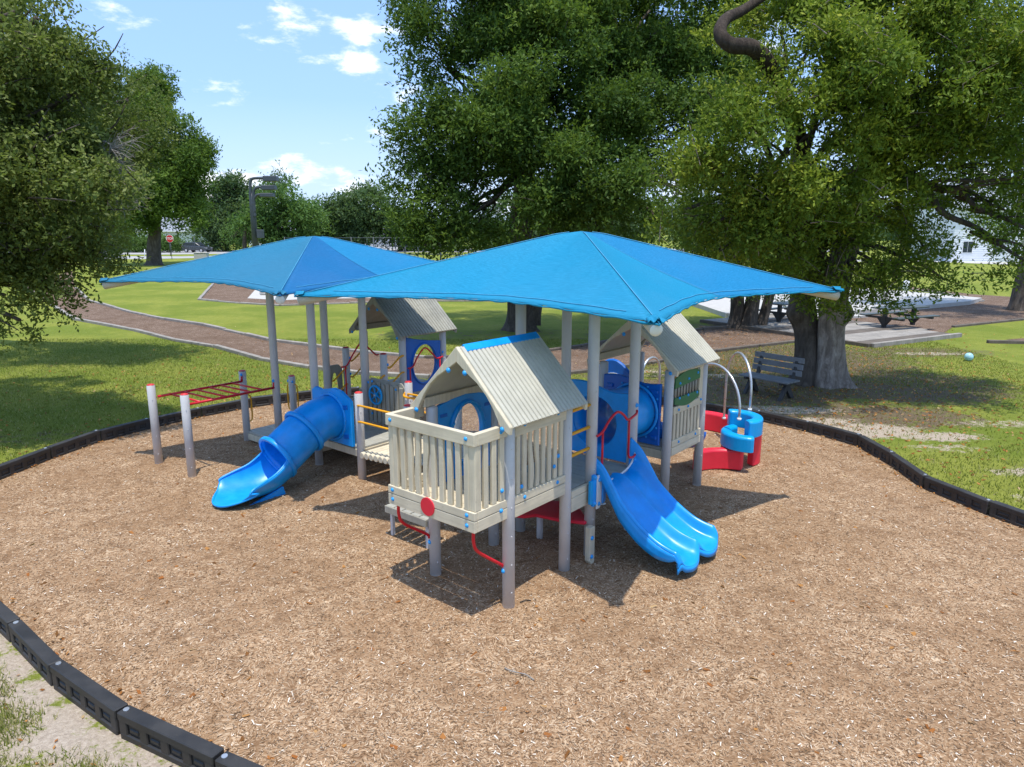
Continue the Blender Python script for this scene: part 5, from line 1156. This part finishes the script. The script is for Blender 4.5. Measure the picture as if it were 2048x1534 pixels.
# court fence
cf = wthing('court_fence', 'dark metal court fence running behind the left canopy peak', 'fence', (0, 0, 0))
fa = Vector((-20.5, 66, 0)); fb = Vector((-4.5, 66, 0)); nF = 8
for i in range(nF + 1):
    p = fa.lerp(fb, i / nF); MB().cyl(p, p + Vector((0, 0, 3.05)), .04, None, 8).build('fence_post', M['darkgrey'], cf)
for z in (1.5, 2.98): MB().tube([fa + Vector((0, 0, z)), fb + Vector((0, 0, z))], .03, 6).build('fence_rail', M['darkgrey'], cf)
m = MB()
for i in range(61):
    p = fa.lerp(fb, i / 60); m.box(p.x - .006, p.x + .006, p.y - .004, p.y + .004, .1, 3.0)
m.build('fence_mesh', M['darkgrey'], cf, kind='stuff')
# far rail in front of the small white house
fr = wthing('rail_fence', 'low dark rail fence in front of the small white house', 'fence', (0, 0, 0))
fa = Vector((-14, 82, 0)); fb = Vector((-6, 82, 0))
for i in range(5): p = fa.lerp(fb, i / 4); MB().cyl(p, p + Vector((0, 0, 1.9)), .05, None, 8).build('fence_post', M['darkgrey'], fr)
for z in (1.0, 1.85): MB().tube([fa + Vector((0, 0, z)), fb + Vector((0, 0, z))], .04, 6).build('fence_rail', M['darkgrey'], fr)
# stone block and green windscreen by the mulch bed
o = MB().prism([(-.5, 0), (.5, 0), (.46, .62), (.1, .78), (-.42, .7)], 'v', -.35, .35).build('stone_block', M['concrete'], None, loc=(-14.2, 42.2, 0), bevel=.08); tag(o, 'pale rough stone block on the gravel behind the left canopy', 'stone')

# bench --------------------------------------------------------------------------------------
bn = wthing('park_bench', 'grey slatted park bench beside the thick pale trunk', 'bench', (5.95, 16.25, 0), math.atan2(15.83 - 16.97, 6.24 - 5.91) + math.pi)
# local x along the bench, y backwards; front of the bench faces the play structure
bn.rotation_euler = (0, 0, math.atan2(-.95, .72))
L2 = .64
for i in range(4): MB().box(-L2, L2, -.28 + i * .13, -.17 + i * .13, .41, .45).build('seat_slat', M['benchwood'], bn, bevel=.006)
for i in range(3):
    z = .52 + i * .145; y = .26 + i * .035
    MB().beam((-L2, y, z + .06), (L2, y, z + .06), .035, .125).build('back_slat', M['benchwood'], bn, bevel=.006)
for x in (-.46, .46):
    MB().prism([(-.30, 0), (-.20, 0), (-.03, .22), (.12, .02), (.22, 0), (.27, .03), (.08, .30), (.27, .41), (.40, .95), (.34, .95), (.20, .45), (-.28, .41), (-.28, .36), (-.08, .34)], 'u', x - .04, x + .04).build('leg', M['black'], bn, bevel=.008)
# picnic tables ------------------------------------------------------------------------------
def picnic(label, c, rz):
    t_ = wthing('picnic_table', label, 'picnic table', c, rz, 'dark picnic tables on the patio')
    for i in range(3): MB().box(-1.15, 1.15, -.39 + i * .265, -.14 + i * .265, .70, .755).build('top_board', M['tabletop'], t_, bevel=.01)
    for s_ in (-1, 1): MB().box(-1.15, 1.15, s_ * .72 - .14, s_ * .72 + .14, .40, .45).build('seat', M['tabletop'], t_, bevel=.01)
    for x in (-.8, .8):
        lg = MB().box(x - .07, x + .07, -.07, .07, 0, .70).build('leg', M['black'], t_, bevel=.01)
        MB().box(x - .05, x + .05, -.82, .82, .32, .40).build('cross_bar', M['black'], lg, bevel=.008)
        MB().prism([(-.28, .32), (.28, .32), (.07, .08), (-.07, .08)], 'u', x - .05, x + .05).build('gusset', M['black'], lg)
    return t_
picnic('dark picnic table with benches in the open middle of the patio', (14.9, 27.55, .12), math.atan2(.72, 1.57))
picnic('second dark picnic table half hidden behind the thick pale trunk', (11.4, 29.3, .12), math.atan2(.72, 1.57) + .2)
# ball, post, lamp post, boat cleat
bl_ = MB(); bl_.dome((0, 0, .12), .12, (0, 0, 1), 24, 8, 1); bl_.dome((0, 0, .12), .12, (0, 0, -1), 24, 8, 1)
o = bl_.build('play_ball', M['ball'], None, loc=(13.4, 20.75, 0)); tag(o, 'pale blue ball lying on the right lawn', 'ball')
o = MB().tube([(0, 0, 0), (0, 0, .72), (0, 0, .75)], [.17, .17, .13], 18).build('bin', M['signwhite'], None, loc=(23.9, 43.8, 0)); tag(o, 'small white bin standing on the lawn beyond the concrete pad', 'bin')
# twigs and scraps on the mulch
def on_ground(px, py):
    X = (px - 1024) / FPX; y = -(py - 767) / FPX; dz = -math.sin(PIT) + y * math.cos(PIT); dy = math.cos(PIT) + y * math.sin(PIT); tt = -CH / dz
    return Vector((X * tt, dy * tt, 0))
a, b = on_ground(1010, 1340), on_ground(1068, 1363)
o = MB().tube(smooth_path([(0, 0, .02), (b - a) * .3 + Vector((0, -.02, .03)), (b - a) * .7 + Vector((0, .01, .03)), (b - a) + Vector((0, 0, .015))], 4), .006, 6).build('stick', M['deadtwig'], None, loc=a); tag(o, 'thin pale curved stick lying on the mulch', 'stick')
a, b = on_ground(1040, 1208), on_ground(1062, 1204)
o = MB().tube([(0, 0, .02), (b - a) * .5 + Vector((0, .01, .03)), (b - a) + Vector((0, 0, .02))], .006, 6).build('stick', M['bark'], None, loc=a); tag(o, 'short dark twig right of the nearest post foot', 'stick')
o = MB().box(-.05, .05, -.02, .02, 0, .02).build('scrap', M['white'], None, loc=on_ground(1391, 1507) + Vector((0, 0, .01))); tag(o, 'small white scrap on the mulch at the bottom', 'scrap')
o = MB().tube(smooth_path([(0, 0, .02), (.06, .03, .06), (.10, -.02, .03), (.16, .02, .03)], 4), .012, 6).build('scrap', M['white'], None, loc=on_ground(1188, 1012)); tag(o, 'crumpled white scrap on the shaded mulch behind the tall post', 'scrap')

# ================================================================== LOOSE GROUND COVER
def inside(P_, poly):
    x, y = P_[:, 0], P_[:, 1]; r = np.zeros(len(P_), bool); n = len(poly)
    for i in range(n):
        x1, y1 = poly[i]; x2, y2 = poly[(i + 1) % n]; c = ((y1 > y) != (y2 > y)) & (x < (x2 - x1) * (y - y1) / (y2 - y1 + 1e-12) + x1); r ^= c
    return r
def chips(name, mat, n, rng, L, Wd, poly, label, near=True, z0=.012, curl=0):
    P_ = np.stack([rng.uniform(-8, 8, n * 3), 3.6 + (rng.random(n * 3) ** 1.6) * 13], 1); P_ = P_[inside(P_, poly)][:n]; n = len(P_)
    a = rng.random(n) * 2 * np.pi; l = L * (.5 + rng.random(n)); w = Wd * (.6 + .8 * rng.random(n)); tx = rng.normal(size=n) * .22; ty = rng.normal(size=n) * .3
    d = np.stack([np.cos(a), np.sin(a), tx], 1); s = np.stack([-np.sin(a), np.cos(a), ty], 1)
    c = np.concatenate([P_, (np.maximum(ground_h(P_), .006) + .003 + .010 * rng.random(n))[:, None]], 1)
    V = np.stack([c - d * l[:, None] / 2 - s * w[:, None] / 2, c + d * l[:, None] / 2 - s * w[:, None] * .3, c + d * l[:, None] / 2 + s * w[:, None] * .3, c - d * l[:, None] / 2 + s * w[:, None] / 2], 1).reshape(-1, 3)
    o = bpy.data.objects.new(name, np_mesh(name, V, np.arange(len(V)).reshape(-1, 4), mat, rng.random(n))); COL.objects.link(o); tag(o, label, None, None, 'stuff')
chips('wood_chips', M['chip_a'], 70000, RNG, .024, .006, BORD, 'loose tan wood chips')
chips('wood_chips', M['chip_b'], 28000, RNG, .023, .006, BORD, 'loose pale wood chips')
chips('wood_chips', M['chip_c'], 45000, RNG, .026, .007, BORD, 'loose dark wood chips')
chips('wood_chips', M['chip_d'], 3500, RNG, .030, .008, BORD, 'scattered bleached wood slivers')
chips('fallen_leaves', M['deadleaf'], 420, RNG, .05, .032, BORD, 'scattered orange fallen leaves on the mulch')
# leaves gathered along the inside of the border
pp = []
for i in range(len(BORD)):
    a = np.array(BORD[i]); b = np.array(BORD[(i + 1) % len(BORD)]); L = np.linalg.norm(b - a); n_ = int(L * 16); s_ = RNG.random((n_, 1)); q = a + (b - a) * s_; cen = np.array([0, 9.5]); inn = cen - q; inn /= np.linalg.norm(inn, axis=1)[:, None]; pp.append(q + inn * (.07 + .25 * RNG.random((n_, 1)) ** 2))
P_ = np.concatenate(pp); n_ = len(P_); a = RNG.random(n_) * 6.28; d = np.stack([np.cos(a), np.sin(a), RNG.normal(size=n_) * .3], 1) * .028; s_ = np.stack([-np.sin(a), np.cos(a), RNG.normal(size=n_) * .4], 1) * .014; c = np.concatenate([P_, np.full((n_, 1), .028)], 1)
V = np.stack([c - d, c - s_, c + d, c + s_], 1).reshape(-1, 3); o = bpy.data.objects.new('fallen_leaves', np_mesh('fallen_leaves', V, np.arange(len(V)).reshape(-1, 4), M['deadleaf'], RNG.random(n_))); COL.objects.link(o); tag(o, 'brown leaves gathered along the black border', None, None, 'stuff')
# grass blades
def blades(name, pts, h, w, rng, label, lean=.6, tint=None):
    n = len(pts); a = rng.random(n) * 6.28; hh = h * (.5 + rng.random(n)); ww = w * (.6 + .8 * rng.random(n))
    d = np.stack([np.cos(a), np.sin(a), np.zeros(n)], 1); la = rng.random(n) * 6.28; le = np.stack([np.cos(la), np.sin(la), np.zeros(n)], 1) * (hh * lean * rng.random(n))[:, None]
    c = np.concatenate([pts, np.zeros((n, 1))], 1); up = np.stack([np.zeros(n), np.zeros(n), hh], 1)
    V = np.stack([c - d * ww[:, None], c + d * ww[:, None], c + up + le], 1).reshape(-1, 3)
    T = np.clip((tint if tint is not None else .5) + .35 * rng.normal(size=n), 0, 1)
    o = bpy.data.objects.new(name, np_mesh(name, V, np.arange(len(V)).reshape(-1, 3), M['grassblade'], T)); COL.objects.link(o); tag(o, label, None, None, 'stuff')
# tufts in the bottom left corner
tc_ = np.stack([RNG.uniform(-6.8, -2.0, 2600), RNG.uniform(3.4, 7.2, 2600)], 1); keep = ~inside(tc_ + np.array([.25, .25]), BORD) & ~inside(tc_, BORD); tc_ = tc_[keep]
dens_ = np.sin(tc_[:, 0] * 3.1) * np.cos(tc_[:, 1] * 2.7 + tc_[:, 0]) + .9 * RNG.random(len(tc_)) - .25
dist_ = np.array([min(np.hypot(*(np.array(q) - p)) for q in BORD[:4] + BORD[-2:]) for p in tc_])
tc_ = tc_[(dens_ + (dist_ - .50) * 1.5) > -.2]
pts = (np.repeat(tc_, 60, 0) + RNG.normal(size=(len(tc_) * 60, 2)) * .075); pts = pts[~inside(pts + np.array([.12, .12]), BORD)]
blades('grass', pts, .05, .0050, RNG, 'sparse green grass tufts in the bottom left corner', 1.0, .8)
# short turf on the lawns around the playground
n_ = 250000
P_ = np.stack([RNG.uniform(-17, 14.5, n_), 8 + RNG.random(n_) ** 1.15 * 17], 1); P_ = P_[(np.abs(P_[:, 0]) < P_[:, 1] * .78 + .6)]
P_ = P_[~inside(P_ * np.array([.985, 1]) + np.array([0, 0]), [(x * 1.02, y if y < 12 else y + .12) for x, y in BORD])]
P_ = P_[~inside(P_, PN + PF[::-1])]
g_ = np.sin(P_[:, 0] * 1.7 + np.sin(P_[:, 1] * 1.3) * 2) * np.cos(P_[:, 1] * 1.9 + np.sin(P_[:, 0]) * 1.5)
bare = (((P_[:, 0] - 6.0) / 5) ** 2 + ((P_[:, 1] - 15) / 3.3) ** 2 < 1)
P_ = P_[~(bare & (RNG.random(len(P_)) < .72))]
blades('grass', P_, .042, .0075, RNG, 'short green turf round the playground', 1.2)

def litter(n, xr, yr, rng, label, mat='deadleaf', sz=.04):
    P_ = np.stack([rng.normal(xr[0], xr[1], n), rng.normal(yr[0], yr[1], n)], 1); P_ = P_[~inside(P_, BORD)]; n = len(P_); a = rng.random(n) * 6.28
    d = np.stack([np.cos(a), np.sin(a), rng.normal(size=n) * .3], 1) * sz; s_ = np.stack([-np.sin(a), np.cos(a), rng.normal(size=n) * .4], 1) * sz * .5; c = np.concatenate([P_, np.full((n, 1), .012)], 1)
    V = np.stack([c - d, c - s_, c + d, c + s_], 1).reshape(-1, 3); o = bpy.data.objects.new('fallen_leaves', np_mesh('fallen_leaves', V, np.arange(len(V)).reshape(-1, 4), M[mat], rng.random(n))); COL.objects.link(o); tag(o, label, None, None, 'stuff')
litter(2600, (7.5, 2.6), (17.0, 3.2), RNG, 'dry leaves scattered on the lawn round the pale trunk')
litter(1200, (10, 4), (23.5, 3.5), RNG, 'dry leaves scattered over the patio and mulch path')
litter(900, (-8, 3), (16, 4), RNG, 'sparse dry leaves on the left lawn')
litter(160, (-4.2, 1.0), (4.8, 1.0), RNG, 'dry leaves on the sand in the bottom left corner', 'deadleaf', .022)
